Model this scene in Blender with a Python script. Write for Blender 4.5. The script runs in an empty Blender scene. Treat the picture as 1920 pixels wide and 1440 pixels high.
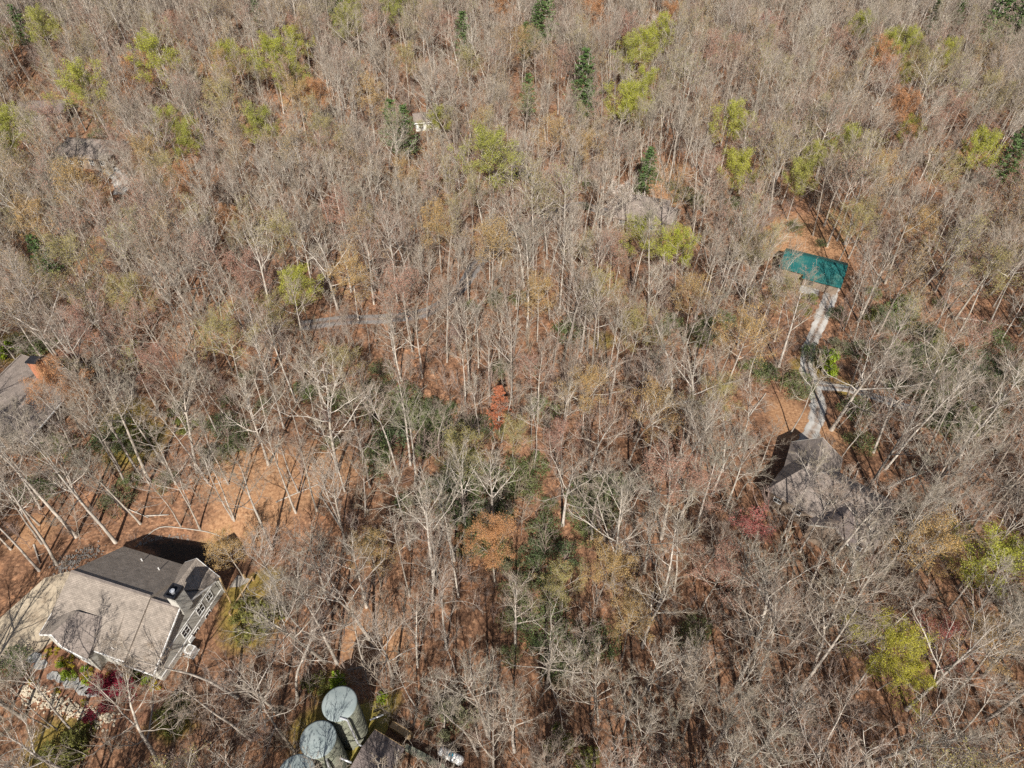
import bpy, math, random
import numpy as np
from mathutils import Vector, Matrix

R = math.radians
random.seed(7)
rng = np.random.default_rng(11)
scene = bpy.context.scene
COL = scene.collection

# ------------------------------------------------------------------ camera
CAM_H, PITCH, F_PX = 85.0, R(44), 1280.0          # F_PX for a 1920 px wide frame
cam_d = bpy.data.cameras.new('camera')
cam = bpy.data.objects.new('camera', cam_d); COL.objects.link(cam)
cam.location = (0, 0, CAM_H); cam.rotation_euler = (R(90) - PITCH, 0, 0)
cam_d.sensor_width = 36.0; cam_d.lens = 36.0 * F_PX / 1920.0
cam_d.clip_start = 0.5; cam_d.clip_end = 12000
scene.camera = cam

# ------------------------------------------------------------------ sky and sun
SUN_EL, SUN_AZ = R(40), R(1)                      # azimuth the shadows point to, from +Y towards +X
world = bpy.data.worlds.new('World'); scene.world = world; world.use_nodes = True
nt = world.node_tree; bg = nt.nodes['Background']
sky = nt.nodes.new('ShaderNodeTexSky'); sky.sky_type = 'NISHITA'; sky.sun_disc = False
sky.sun_elevation = SUN_EL; sky.sun_rotation = math.pi + SUN_AZ
nt.links.new(sky.outputs[0], bg.inputs[0]); bg.inputs[1].default_value = 0.058
sun_d = bpy.data.lights.new('sun', 'SUN'); sun_d.energy = 5.0; sun_d.angle = R(0.5); sun_d.color = (1.0, 0.96, 0.9)
sun = bpy.data.objects.new('sun', sun_d); COL.objects.link(sun)
sd = Vector((math.sin(SUN_AZ) * math.cos(SUN_EL), math.cos(SUN_AZ) * math.cos(SUN_EL), -math.sin(SUN_EL)))
sun.rotation_euler = sd.to_track_quat('-Z', 'Y').to_euler(); sun.location = (0, -60, 120)
vs = scene.view_settings
vs.view_transform = 'Standard'; vs.look = 'None'; vs.exposure = 0.64; vs.gamma = 1.0; vs.use_curve_mapping = False
cy = scene.cycles
cy.max_bounces = 3; cy.diffuse_bounces = 2; cy.glossy_bounces = 2; cy.transmission_bounces = 2
cy.use_denoising = False
cy.debug_use_spatial_splits = True
scene.render.film_transparent = False

# ------------------------------------------------------------------ materials
MATS = {}
def new_mat(name):
    m = bpy.data.materials.new(name); m.use_nodes = True; MATS[name] = m
    n = m.node_tree.nodes; b = n['Principled BSDF']
    b.inputs['Specular IOR Level'].default_value = 0.25
    return m, n, m.node_tree.links, b

def ramp(n, cols):
    r = n.new('ShaderNodeValToRGB'); e = r.color_ramp.elements
    while len(e) < len(cols): e.new(0.5)
    for i, (p, c) in enumerate(cols): e[i].position = p; e[i].color = (*c, 1)
    return r

def coords(n, l, scale=(1, 1, 1)):
    tc = n.new('ShaderNodeTexCoord'); mp = n.new('ShaderNodeMapping')
    mp.inputs['Scale'].default_value = scale
    l.new(tc.outputs['Object'], mp.inputs[0]); return mp.outputs[0]

def noise_mat(name, cols, scale=2.0, rough=0.85, bump=0.0, stretch=(1, 1, 1), metallic=0.0, detail=6, spec=0.25):
    m, n, l, b = new_mat(name)
    t = n.new('ShaderNodeTexNoise'); t.inputs['Scale'].default_value = scale; t.inputs['Detail'].default_value = detail
    t.inputs['Roughness'].default_value = 0.65
    l.new(coords(n, l, stretch), t.inputs['Vector'])
    k = len(cols); r = ramp(n, [(0.3 + 0.4 * i / max(1, k - 1), c) for i, c in enumerate(cols)])
    l.new(t.outputs['Fac'], r.inputs[0]); l.new(r.outputs[0], b.inputs['Base Color'])
    b.inputs['Roughness'].default_value = rough; b.inputs['Metallic'].default_value = metallic
    b.inputs['Specular IOR Level'].default_value = spec
    if bump:
        bp = n.new('ShaderNodeBump'); bp.inputs['Strength'].default_value = bump; bp.inputs['Distance'].default_value = 0.05
        l.new(t.outputs['Fac'], bp.inputs['Height']); l.new(bp.outputs[0], b.inputs['Normal'])
    return m

def tinted_mat(name, cols, scale, rough=0.9, stretch=(1, 1, 1), trans=0.0, vary=0.25):
    """per-object random pick of a base tint from cols, noise mottling on top"""
    m, n, l, b = new_mat(name)
    oi = n.new('ShaderNodeObjectInfo')
    r = ramp(n, [(i / max(1, len(cols) - 1), c) for i, c in enumerate(cols)])
    l.new(oi.outputs['Random'], r.inputs[0])
    t = n.new('ShaderNodeTexNoise'); t.inputs['Scale'].default_value = scale; t.inputs['Detail'].default_value = 4
    l.new(coords(n, l, stretch), t.inputs['Vector'])
    mr = n.new('ShaderNodeMapRange'); mr.inputs[1].default_value = 0.3; mr.inputs[2].default_value = 0.7
    mr.inputs[3].default_value = 1 - vary; mr.inputs[4].default_value = 1 + vary
    l.new(t.outputs['Fac'], mr.inputs[0])
    vm = n.new('ShaderNodeVectorMath'); vm.operation = 'SCALE'
    l.new(r.outputs[0], vm.inputs[0]); l.new(mr.outputs[0], vm.inputs['Scale'])
    l.new(vm.outputs[0], b.inputs['Base Color'])
    b.inputs['Roughness'].default_value = rough
    if trans:
        out = n['Material Output']; mx = n.new('ShaderNodeMixShader'); tr = n.new('ShaderNodeBsdfTranslucent')
        l.new(vm.outputs[0], tr.inputs[0]); mx.inputs[0].default_value = trans
        l.new(b.outputs[0], mx.inputs[1]); l.new(tr.outputs[0], mx.inputs[2]); l.new(mx.outputs[0], out.inputs[0])
    return m

def ground_material():
    m, n, l, b = new_mat('leaf_litter_ground')
    geo = n.new('ShaderNodeNewGeometry')
    def noise(sc, det=6, rg=0.6):
        t = n.new('ShaderNodeTexNoise'); t.inputs['Scale'].default_value = sc; t.inputs['Detail'].default_value = det
        t.inputs['Roughness'].default_value = rg; l.new(geo.outputs['Position'], t.inputs['Vector']); return t.outputs['Fac']
    big = noise(0.035, 4); fine = noise(1.6, 8, 0.75); mid = noise(0.25, 5)
    vo = n.new('ShaderNodeTexVoronoi'); vo.inputs['Scale'].default_value = 3.2; l.new(geo.outputs['Position'], vo.inputs['Vector'])
    sep = n.new('ShaderNodeSeparateColor'); l.new(vo.outputs['Color'], sep.inputs[0])
    leaf = ramp(n, [(0.0, (0.06, 0.035, 0.024)), (0.35, (0.155, 0.088, 0.055)), (0.7, (0.265, 0.15, 0.09)), (1.0, (0.43, 0.29, 0.19))])
    mixf = n.new('ShaderNodeMath'); mixf.operation = 'MULTIPLY_ADD'; mixf.inputs[1].default_value = 0.5
    l.new(sep.outputs[0], mixf.inputs[0])
    m2 = n.new('ShaderNodeMath'); m2.operation = 'MULTIPLY'; m2.inputs[1].default_value = 0.55; l.new(fine, m2.inputs[0])
    l.new(m2.outputs[0], mixf.inputs[2]); l.new(mixf.outputs[0], leaf.inputs[0])
    # large-scale tint
    tint = ramp(n, [(0.28, (0.45, 0.42, 0.40)), (0.42, (0.8, 0.76, 0.74)), (0.55, (1.02, 0.98, 0.95)), (0.72, (1.28, 1.12, 0.98))]); l.new(mid, tint.inputs[0])
    mul = n.new('ShaderNodeMix'); mul.data_type = 'RGBA'; mul.blend_type = 'MULTIPLY'; mul.inputs[0].default_value = 1
    l.new(leaf.outputs[0], mul.inputs[6]); l.new(tint.outputs[0], mul.inputs[7])
    # ground cover attributes: grass and pale pine straw
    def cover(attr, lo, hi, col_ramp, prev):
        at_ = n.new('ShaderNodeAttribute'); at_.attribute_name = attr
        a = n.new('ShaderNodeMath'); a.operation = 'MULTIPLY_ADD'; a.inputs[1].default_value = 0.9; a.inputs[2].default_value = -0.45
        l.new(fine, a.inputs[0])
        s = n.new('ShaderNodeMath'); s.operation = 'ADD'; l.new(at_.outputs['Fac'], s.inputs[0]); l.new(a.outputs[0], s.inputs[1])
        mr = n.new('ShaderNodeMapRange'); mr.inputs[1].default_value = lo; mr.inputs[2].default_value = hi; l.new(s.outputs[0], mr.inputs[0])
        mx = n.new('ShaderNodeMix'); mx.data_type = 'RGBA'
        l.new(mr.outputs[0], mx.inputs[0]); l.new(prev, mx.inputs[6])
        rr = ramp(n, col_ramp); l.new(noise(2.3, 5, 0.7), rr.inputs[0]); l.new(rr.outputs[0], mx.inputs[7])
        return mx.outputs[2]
    dr = ramp(n, [(0.34, (0.62, 0.60, 0.58)), (0.5, (0.98, 0.97, 0.96)), (0.66, (1.3, 1.24, 1.15))]); l.new(noise(0.8, 6, .75), dr.inputs[0])
    mu2 = n.new('ShaderNodeMix'); mu2.data_type = 'RGBA'; mu2.blend_type = 'MULTIPLY'; mu2.inputs[0].default_value = 1
    l.new(mul.outputs[2], mu2.inputs[6]); l.new(dr.outputs[0], mu2.inputs[7]); mul = mu2
    c = cover('straw', 0.3, 0.75, [(0.3, (0.15, 0.08, 0.045)), (0.45, (0.28, 0.15, 0.078)), (0.58, (0.36, 0.205, 0.11)), (0.72, (0.48, 0.31, 0.18))], mul.outputs[2])
    c = cover('grass', 0.3, 0.7, [(0.3, (0.12, 0.10, 0.025)), (0.55, (0.26, 0.18, 0.05)), (0.75, (0.20, 0.19, 0.04))], c)
    c = cover('shaded_soil', 0.3, 0.6, [(0.3, (0.035, 0.027, 0.022)), (0.7, (0.075, 0.058, 0.045))], c)  # dark soil tone with the tan house's cast shadow painted into it
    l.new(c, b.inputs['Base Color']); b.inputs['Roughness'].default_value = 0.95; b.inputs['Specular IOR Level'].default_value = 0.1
    bp = n.new('ShaderNodeBump'); bp.inputs['Strength'].default_value = 0.6; bp.inputs['Distance'].default_value = 0.12
    l.new(mixf.outputs[0], bp.inputs['Height']); l.new(bp.outputs[0], b.inputs['Normal'])
    return m

def shingle_mat(name, c0, c1, c2):
    m, n, l, b = new_mat(name)
    tc = n.new('ShaderNodeTexCoord')
    br = n.new('ShaderNodeTexBrick'); br.inputs['Scale'].default_value = 1.0
    br.inputs['Brick Width'].default_value = 0.5; br.inputs['Row Height'].default_value = 0.2; br.inputs['Mortar Size'].default_value = 0.012
    br.inputs['Color1'].default_value = (*c0, 1); br.inputs['Color2'].default_value = (*c1, 1); br.inputs['Mortar'].default_value = (*[x * 0.55 for x in c0], 1)
    l.new(tc.outputs['UV'], br.inputs['Vector'])
    t = n.new('ShaderNodeTexNoise'); t.inputs['Scale'].default_value = 1.1; t.inputs['Detail'].default_value = 8; t.inputs['Roughness'].default_value = 0.7
    l.new(tc.outputs['Object'], t.inputs['Vector'])
    r = ramp(n, [(0.35, (0.8, 0.8, 0.8)), (0.65, (1.2, 1.2, 1.2))]); l.new(t.outputs['Fac'], r.inputs[0])
    mul = n.new('ShaderNodeMix'); mul.data_type = 'RGBA'; mul.blend_type = 'MULTIPLY'; mul.inputs[0].default_value = 1
    l.new(br.outputs[0], mul.inputs[6]); l.new(r.outputs[0], mul.inputs[7])
    l.new(mul.outputs[2], b.inputs['Base Color']); b.inputs['Roughness'].default_value = 0.9
    bp = n.new('ShaderNodeBump'); bp.inputs['Strength'].default_value = 0.5; bp.inputs['Distance'].default_value = 0.02
    l.new(br.outputs['Fac'], bp.inputs['Height']); bp.invert = True; l.new(bp.outputs[0], b.inputs['Normal'])
    return m

M_GROUND = ground_material()
M_BARK = tinted_mat('bark', [(0.25, 0.205, 0.165), (0.44, 0.385, 0.32), (0.31, 0.27, 0.23), (0.48, 0.425, 0.36), (0.36, 0.31, 0.25), (0.23, 0.195, 0.16), (0.43, 0.375, 0.31)], 2.5, stretch=(1, 1, 0.35), vary=0.4)
M_TWIG = tinted_mat('twigs', [(0.26, 0.205, 0.15), (0.33, 0.275, 0.21), (0.295, 0.215, 0.165), (0.36, 0.305, 0.23), (0.305, 0.25, 0.17), (0.315, 0.23, 0.175), (0.30, 0.27, 0.20), (0.27, 0.22, 0.17)], 0.8, vary=0.2)
M_BRUSH = tinted_mat('brush_twigs', [(0.20, 0.155, 0.125), (0.28, 0.215, 0.175), (0.25, 0.18, 0.15), (0.31, 0.26, 0.21), (0.24, 0.19, 0.13)], 0.8, vary=0.25)
M_LEAF = {
    'green': tinted_mat('young_leaves_green', [(0.37, 0.385, 0.05), (0.42, 0.41, 0.07), (0.33, 0.34, 0.07), (0.38, 0.36, 0.09)], 0.9, trans=0.35, rough=0.6),
    'olive': tinted_mat('young_leaves_olive', [(0.34, 0.29, 0.10), (0.38, 0.32, 0.12)], 0.9, trans=0.3, rough=0.7),
    'yellow': tinted_mat('young_leaves_yellow', [(0.44, 0.40, 0.05), (0.40, 0.37, 0.05)], 0.9, trans=0.35, rough=0.6),
    'ochre': tinted_mat('buds_ochre', [(0.42, 0.28, 0.11), (0.48, 0.31, 0.12)], 0.9, trans=0.3, rough=0.7),
    'orange': tinted_mat('buds_orange', [(0.48, 0.25, 0.11), (0.45, 0.23, 0.11)], 0.9, trans=0.3, rough=0.7),
    'rust': tinted_mat('buds_rust', [(0.42, 0.23, 0.16), (0.40, 0.21, 0.15)], 0.9, trans=0.25, rough=0.7),
    'red': tinted_mat('buds_red', [(0.42, 0.12, 0.10), (0.40, 0.14, 0.12)], 0.9, trans=0.3, rough=0.7),
    'crimson': tinted_mat('leaves_crimson', [(0.20, 0.015, 0.03), (0.22, 0.015, 0.035)], 1.5, trans=0.3, rough=0.6, vary=0.4),
    'white': tinted_mat('blossom_white', [(0.62, 0.54, 0.47), (0.66, 0.58, 0.5)], 0.9, trans=0.2, rough=0.8),
    'evergreen': tinted_mat('evergreen_leaves', [(0.10, 0.13, 0.05), (0.13, 0.165, 0.055), (0.09, 0.12, 0.055), (0.15, 0.17, 0.06), (0.12, 0.13, 0.06)], 0.9, trans=0.15, rough=0.5, vary=0.35),
    'pine': tinted_mat('pine_needles', [(0.08, 0.135, 0.04), (0.10, 0.15, 0.045)], 0.7, trans=0.15, rough=0.6, vary=0.35),
    'bright': tinted_mat('bright_shrub_leaves', [(0.24, 0.34, 0.03), (0.30, 0.36, 0.03)], 1.5, trans=0.3, rough=0.6),
    'mossy': tinted_mat('mossy_shrub_leaves', [(0.16, 0.17, 0.04), (0.19, 0.18, 0.05)], 1.2, trans=0.25, rough=0.7),
    'sage': tinted_mat('sage_shrub_leaves', [(0.19, 0.19, 0.10), (0.21, 0.2, 0.11)], 1.2, trans=0.25, rough=0.7),
    'gold': tinted_mat('gold_shrub_leaves', [(0.42, 0.33, 0.03), (0.38, 0.31, 0.04)], 1.2, trans=0.3, rough=0.7),
}
def road_mat(name, wheel, verge, litter):
    m, n, l, b = new_mat(name)
    at_ = n.new('ShaderNodeAttribute'); at_.attribute_name = 'across'
    ab = n.new('ShaderNodeMath'); ab.operation = 'ABSOLUTE'; l.new(at_.outputs['Fac'], ab.inputs[0])
    c = coords(n, l); t = n.new('ShaderNodeTexNoise'); t.inputs['Scale'].default_value = 1.3; t.inputs['Detail'].default_value = 9; t.inputs['Roughness'].default_value = .7; l.new(c, t.inputs['Vector'])
    t2 = n.new('ShaderNodeTexNoise'); t2.inputs['Scale'].default_value = .35; t2.inputs['Detail'].default_value = 5; l.new(c, t2.inputs['Vector'])
    r = ramp(n, [(0, (.45,) * 3), (.22, (.25,) * 3), (.42, (0,) * 3), (.68, (0,) * 3), (1, (.9,) * 3)]); l.new(ab.outputs[0], r.inputs[0])
    ad = n.new('ShaderNodeMath'); ad.operation = 'MULTIPLY_ADD'; ad.inputs[1].default_value = 1.3; l.new(t.outputs['Fac'], ad.inputs[0]); l.new(r.outputs[0], ad.inputs[2])
    mr = n.new('ShaderNodeMapRange'); mr.inputs[1].default_value = .72; mr.inputs[2].default_value = 1.25; l.new(ad.outputs[0], mr.inputs[0])
    st = ramp(n, [(.3, verge), (.65, wheel)]); l.new(t2.outputs['Fac'], st.inputs[0])
    mx = n.new('ShaderNodeMix'); mx.data_type = 'RGBA'; l.new(mr.outputs[0], mx.inputs[0]); l.new(st.outputs[0], mx.inputs[6]); mx.inputs[7].default_value = (*litter, 1)
    l.new(mx.outputs[2], b.inputs['Base Color']); b.inputs['Roughness'].default_value = .95
    bp = n.new('ShaderNodeBump'); bp.inputs['Strength'].default_value = .4; bp.inputs['Distance'].default_value = .05; l.new(t.outputs['Fac'], bp.inputs['Height']); l.new(bp.outputs[0], b.inputs['Normal'])
    return m
M_GRAVEL = road_mat('gravel', (.44, .42, .385), (.30, .27, .235), (.21, .13, .08))
M_LANE = road_mat('old_lane', (.22, .205, .195), (.17, .15, .135), (.20, .12, .075))
M_DRIVE = noise_mat('drive_concrete', [(0.26, 0.19, 0.125), (0.41, 0.33, 0.235), (0.47, 0.385, 0.275), (0.54, 0.45, 0.33)], 0.45, 0.9, 0.1, detail=10)
M_ASPHALT = noise_mat('asphalt', [(0.13, 0.12, 0.12), (0.20, 0.19, 0.19)], 1.0, 0.9, 0.1)
M_ROOF_TAN = shingle_mat('shingles_tan', (0.225, 0.188, 0.154), (0.29, 0.243, 0.2), (0, 0, 0))
M_ROOF_BROWN = shingle_mat('shingles_brown', (0.20, 0.165, 0.14), (0.25, 0.205, 0.175), (0, 0, 0))
M_ROOF_TAUPE = shingle_mat('shingles_taupe', (0.20, 0.163, 0.138), (0.24, 0.195, 0.165), (0, 0, 0))
M_ROOF_DARK = shingle_mat('shingles_dark', (0.15, 0.12, 0.11), (0.19, 0.155, 0.14), (0, 0, 0))
def metal_roof():
    m, n, l, b = new_mat('green_metal_roofing')
    t = n.new('ShaderNodeTexNoise'); t.inputs['Scale'].default_value = .35; t.inputs['Detail'].default_value = 7; t.inputs['Roughness'].default_value = .7
    c = coords(n, l); l.new(c, t.inputs['Vector'])
    r = ramp(n, [(.3, (.008, .07, .07)), (.5, (.012, .098, .092)), (.62, (.05, .125, .105)), (.72, (.16, .13, .06))]); l.new(t.outputs['Fac'], r.inputs[0])
    l.new(r.outputs[0], b.inputs['Base Color']); b.inputs['Roughness'].default_value = .55; b.inputs['Specular IOR Level'].default_value = .35
    return m
M_GREEN_METAL = metal_roof()
M_SIDING = noise_mat('siding_greige', [(0.43, 0.41, 0.355), (0.48, 0.455, 0.40)], 0.6, 0.8)
M_SIDING_DARK = noise_mat('siding_brown', [(0.20, 0.15, 0.11), (0.25, 0.19, 0.14)], 0.6, 0.8)
M_SIDING_TEAL = noise_mat('siding_sage', [(0.30, 0.35, 0.31), (0.35, 0.40, 0.36)], 0.6, 0.8)
M_WHITE = noise_mat('white_trim', [(0.70, 0.68, 0.64), (0.78, 0.76, 0.72)], 1.5, 0.6)
M_GLASS = noise_mat('window_glass', [(0.02, 0.022, 0.025), (0.035, 0.04, 0.045)], 0.6, 0.08, spec=0.6)
M_BRICK = noise_mat('chimney_brick', [(0.33, 0.13, 0.075), (0.42, 0.18, 0.10)], 3, 0.9, 0.2)
M_WOOD = noise_mat('deck_wood', [(0.36, 0.24, 0.12), (0.48, 0.33, 0.17)], 1.5, 0.85, stretch=(1, 6, 1))
M_WOOD_GREY = noise_mat('weathered_wood', [(0.26, 0.23, 0.19), (0.36, 0.32, 0.27)], 1.5, 0.9, stretch=(1, 6, 1))
M_BLACK = noise_mat('black_metal', [(0.012, 0.012, 0.014), (0.03, 0.03, 0.035)], 2, 0.5)
M_STEEL = noise_mat('galvanised_pipe', [(0.55, 0.55, 0.56), (0.68, 0.68, 0.69)], 2, 0.35, metallic=0.5)
M_TANK = noise_mat('tank_concrete', [(0.13, 0.135, 0.09), (0.19, 0.195, 0.145), (0.24, 0.235, 0.18)], 0.5, 0.85, 0.1, stretch=(1, 1, 0.25), detail=9)
M_TANKTOP = noise_mat('tank_lid', [(0.19, 0.225, 0.22), (0.25, 0.285, 0.275), (0.29, 0.32, 0.305)], 0.8, 0.7, 0.05, detail=8)
M_MOSS = noise_mat('mossy_concrete', [(0.20, 0.15, 0.03), (0.30, 0.24, 0.06), (0.22, 0.19, 0.07)], 0.8, 0.95, 0.3, detail=9)
M_STONE = noise_mat('pale_stone', [(0.42, 0.35, 0.25), (0.55, 0.47, 0.35), (0.38, 0.31, 0.22)], 2.0, 0.9, 0.2)
M_FLAG = noise_mat('flagstone', [(0.33, 0.32, 0.30), (0.42, 0.40, 0.37)], 1.5, 0.9, 0.15)
M_MULCH = noise_mat('garden_mulch', [(0.15, 0.075, 0.045), (0.24, 0.12, 0.07), (0.30, 0.16, 0.09)], 2.2, 0.95, 0.5, detail=9)
M_DARKROCK = noise_mat('grey_rock', [(0.13, 0.115, 0.10), (0.25, 0.225, 0.20)], 2, 0.9, 0.2)
M_BLUE = noise_mat('blue_plastic', [(0.02, 0.12, 0.38), (0.03, 0.15, 0.45)], 1, 0.5)
M_TEALCAP = noise_mat('teal_cap', [(0.02, 0.24, 0.36), (0.03, 0.30, 0.42)], 1, 0.5)
M_DARKSOIL = noise_mat('dark_soil', [(0.06, 0.045, 0.03), (0.10, 0.075, 0.05)], 1.5, 0.95, 0.3)

# ------------------------------------------------------------------ terrain
def _bump(x, y, cx, cy, rx, ry): return np.exp(-(((x - cx) / rx) ** 2 + ((y - cy) / ry) ** 2))
RAVINE = np.array([(14, 20), (5, 38), (1.5, 48), (-4, 64), (-15, 80), (-38, 90), (-75, 100), (-110, 122)], float)
def _seg_dist(x, y, pts):
    d = np.full(np.shape(x), 1e9)
    for a, b in zip(pts[:-1], pts[1:]):
        v = b - a; t = np.clip(((x - a[0]) * v[0] + (y - a[1]) * v[1]) / (v @ v), 0, 1)
        d = np.minimum(d, np.hypot(x - a[0] - t * v[0], y - a[1] - t * v[1]))
    return d
PADS = [(-48, 44, 13, 24), (-19, 29, 10, 18), (48, 62, 10, 18), (64, 120, 10, 18), (31, 145, 10, 18)]
def _raw(x, y):
    z = 1.2 * np.sin(x / 31 + 0.6) * np.cos(y / 37 + 0.4) + 0.5 * np.sin(x / 13 + y / 17)
    z = z - 3.2 * np.exp(-(_seg_dist(x, y, RAVINE) / 9.0) ** 2)
    z = z + 15 * _bump(x, y, -120, 245, 120, 48) - 14 * _bump(x, y, -200, 350, 150, 50)
    z = z + 8 * _bump(x, y, 150, 230, 90, 60) + 7 * _bump(x, y, 40, 300, 120, 40)
    far = np.hypot(x, y - 150)
    return z + 25 * np.clip((far - 420) / 900, 0, 1) ** 1.5 * (1 + 0.6 * np.sin(x / 310) * np.cos(y / 270))
def terrain(x, y):
    x = np.asarray(x, float); y = np.asarray(y, float)
    z = _raw(x, y)
    for cx, cy, r0, r1 in PADS:
        t = np.clip((r1 - np.hypot(x - cx, y - cy)) / (r1 - r0), 0, 1); t = t * t * (3 - 2 * t)
        pz = 0.0 if cx < 0 and cy < 50 else _raw(np.array(float(cx)), np.array(float(cy)))
        z = z * (1 - t) + pz * t
    return z
_terr0 = terrain
def terrain(x, y):
    return _terr0(x, y) - 2.6 * _bump(np.asarray(x, float), np.asarray(y, float), -43.5, 55.0, 7.0, 3.6)
def tz(x, y): return float(terrain(x, y))

CP, SP = math.cos(PITCH), math.sin(PITCH)
def at(u, v, h=0.0):
    """survey help: ground position whose point h above the terrain is seen at photo pixel (u, v)"""
    d = np.array([(u - 960) / F_PX, CP + (720 - v) / F_PX * SP, -SP + (720 - v) / F_PX * CP])
    ts = np.linspace(20, 520, 2500) / np.linalg.norm(d)
    X = d[0] * ts; Y = d[1] * ts; Z = CAM_H + d[2] * ts
    k = np.argmax(Z - terrain(X, Y) - h < 0)
    if k == 0: k = len(ts) - 1
    return float(X[k]), float(Y[k])
def project(x, y, z):
    z = z - CAM_H
    zc = y * CP - z * SP; yc = y * SP + z * CP
    return 960 + F_PX * x / zc, 720 - F_PX * yc / zc, zc

def axis(fine_lo, fine_hi, step, far):
    a = list(np.arange(fine_lo, fine_hi + .01, step)); s = step
    while a[-1] < far: s *= 1.35; a.append(a[-1] + s)
    s = step
    while a[0] > -far: s *= 1.35; a.insert(0, a[0] - s)
    return np.array(a)

def mesh_from(name, V, Fq, mats, smooth=False, mat_idx=None):
    me = bpy.data.meshes.new(name)
    V = np.ascontiguousarray(V, np.float32).reshape(-1, 3); Fq = np.ascontiguousarray(Fq, np.int32)
    k = Fq.shape[1]; nf = len(Fq)
    me.vertices.add(len(V)); me.vertices.foreach_set('co', V.ravel())
    me.loops.add(nf * k); me.loops.foreach_set('vertex_index', Fq.ravel())
    me.polygons.add(nf); me.polygons.foreach_set('loop_start', np.arange(0, nf * k, k, dtype=np.int32))
    try: me.polygons.foreach_set('loop_total', np.full(nf, k, np.int32))
    except Exception: pass
    for m in mats: me.materials.append(m)
    if mat_idx is not None: me.polygons.foreach_set('material_index', np.ascontiguousarray(mat_idx, np.int32))
    me.update(calc_edges=True); me.validate()
    me.polygons.foreach_set('use_smooth', np.full(len(me.polygons), smooth))
    return me
def link(name, me, parent=None, loc=None, rot=None, scale=None):
    o = bpy.data.objects.new(name, me); COL.objects.link(o)
    if parent: o.parent = parent
    if loc is not None: o.location = loc
    if rot is not None: o.rotation_euler = rot
    if scale is not None: o.scale = scale
    return o
def tag(o, label=None, cat=None, group=None, kind=None):
    if label: o['label'] = label
    if cat: o['category'] = cat
    if group: o['group'] = group
    if kind: o['kind'] = kind
    return o

ax = axis(-300, 300, 2.5, 4000); ay = axis(-40, 460, 2.5, 4000)
GX, GY = np.meshgrid(ax, ay); GZ = terrain(GX, GY)
nx, ny = len(ax), len(ay)
idx = np.arange(nx * ny).reshape(ny, nx)
quads = np.stack([idx[:-1, :-1], idx[:-1, 1:], idx[1:, 1:], idx[1:, :-1]], -1).reshape(-1, 4)
gm = mesh_from('ground', np.stack([GX, GY, GZ], -1).reshape(-1, 3), quads, [M_GROUND], True)
def cover_attr(name, blobs):
    w = np.zeros_like(GX)
    for u, v, r in blobs:
        x, y = at(u, v); w = np.maximum(w, np.clip(1.35 - np.hypot(GX - x, GY - y) / r, 0, 1))
    a = gm.attributes.new(name, 'FLOAT', 'POINT'); a.data.foreach_set('value', w.astype(np.float32).ravel())
cover_attr('grass', [(450, 1120, 3), (470, 1170, 4.5), (500, 1090, 2.5), (230, 780, 5), (255, 830, 6), (620, 1290, 2.5), (585, 1370, 3), (1130, 640, 3), (30, 650, 7),
                     (720, 1330, 2.5), (1520, 690, 4), (1590, 730, 3), (100, 1400, 4), (330, 1350, 3)])
cover_attr('straw', [(430, 1010, 5), (480, 960, 7), (540, 900, 8), (450, 880, 7), (600, 880, 7), (1490, 790, 5), (1470, 770, 4), (1480, 820, 3), (1560, 820, 4), (1250, 340, 9), (1260, 365, 6), (1500, 440, 9), (1540, 455, 8), (1470, 450, 7),
                     (1550, 445, 8), (1300, 440, 6), (1590, 420, 8), (60, 1000, 4), (620, 1330, 3), (700, 1200, 5)])
cover_attr('shaded_soil', [(335, 1022, 1.9), (300, 1025, 1.8), (368, 1034, 1.9), (330, 1045, 3.2), (375, 1060, 2.6)])  # patches behind the tan house deepen its shadow in the ground colour
tag(link('ground', gm), kind='structure')

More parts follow.
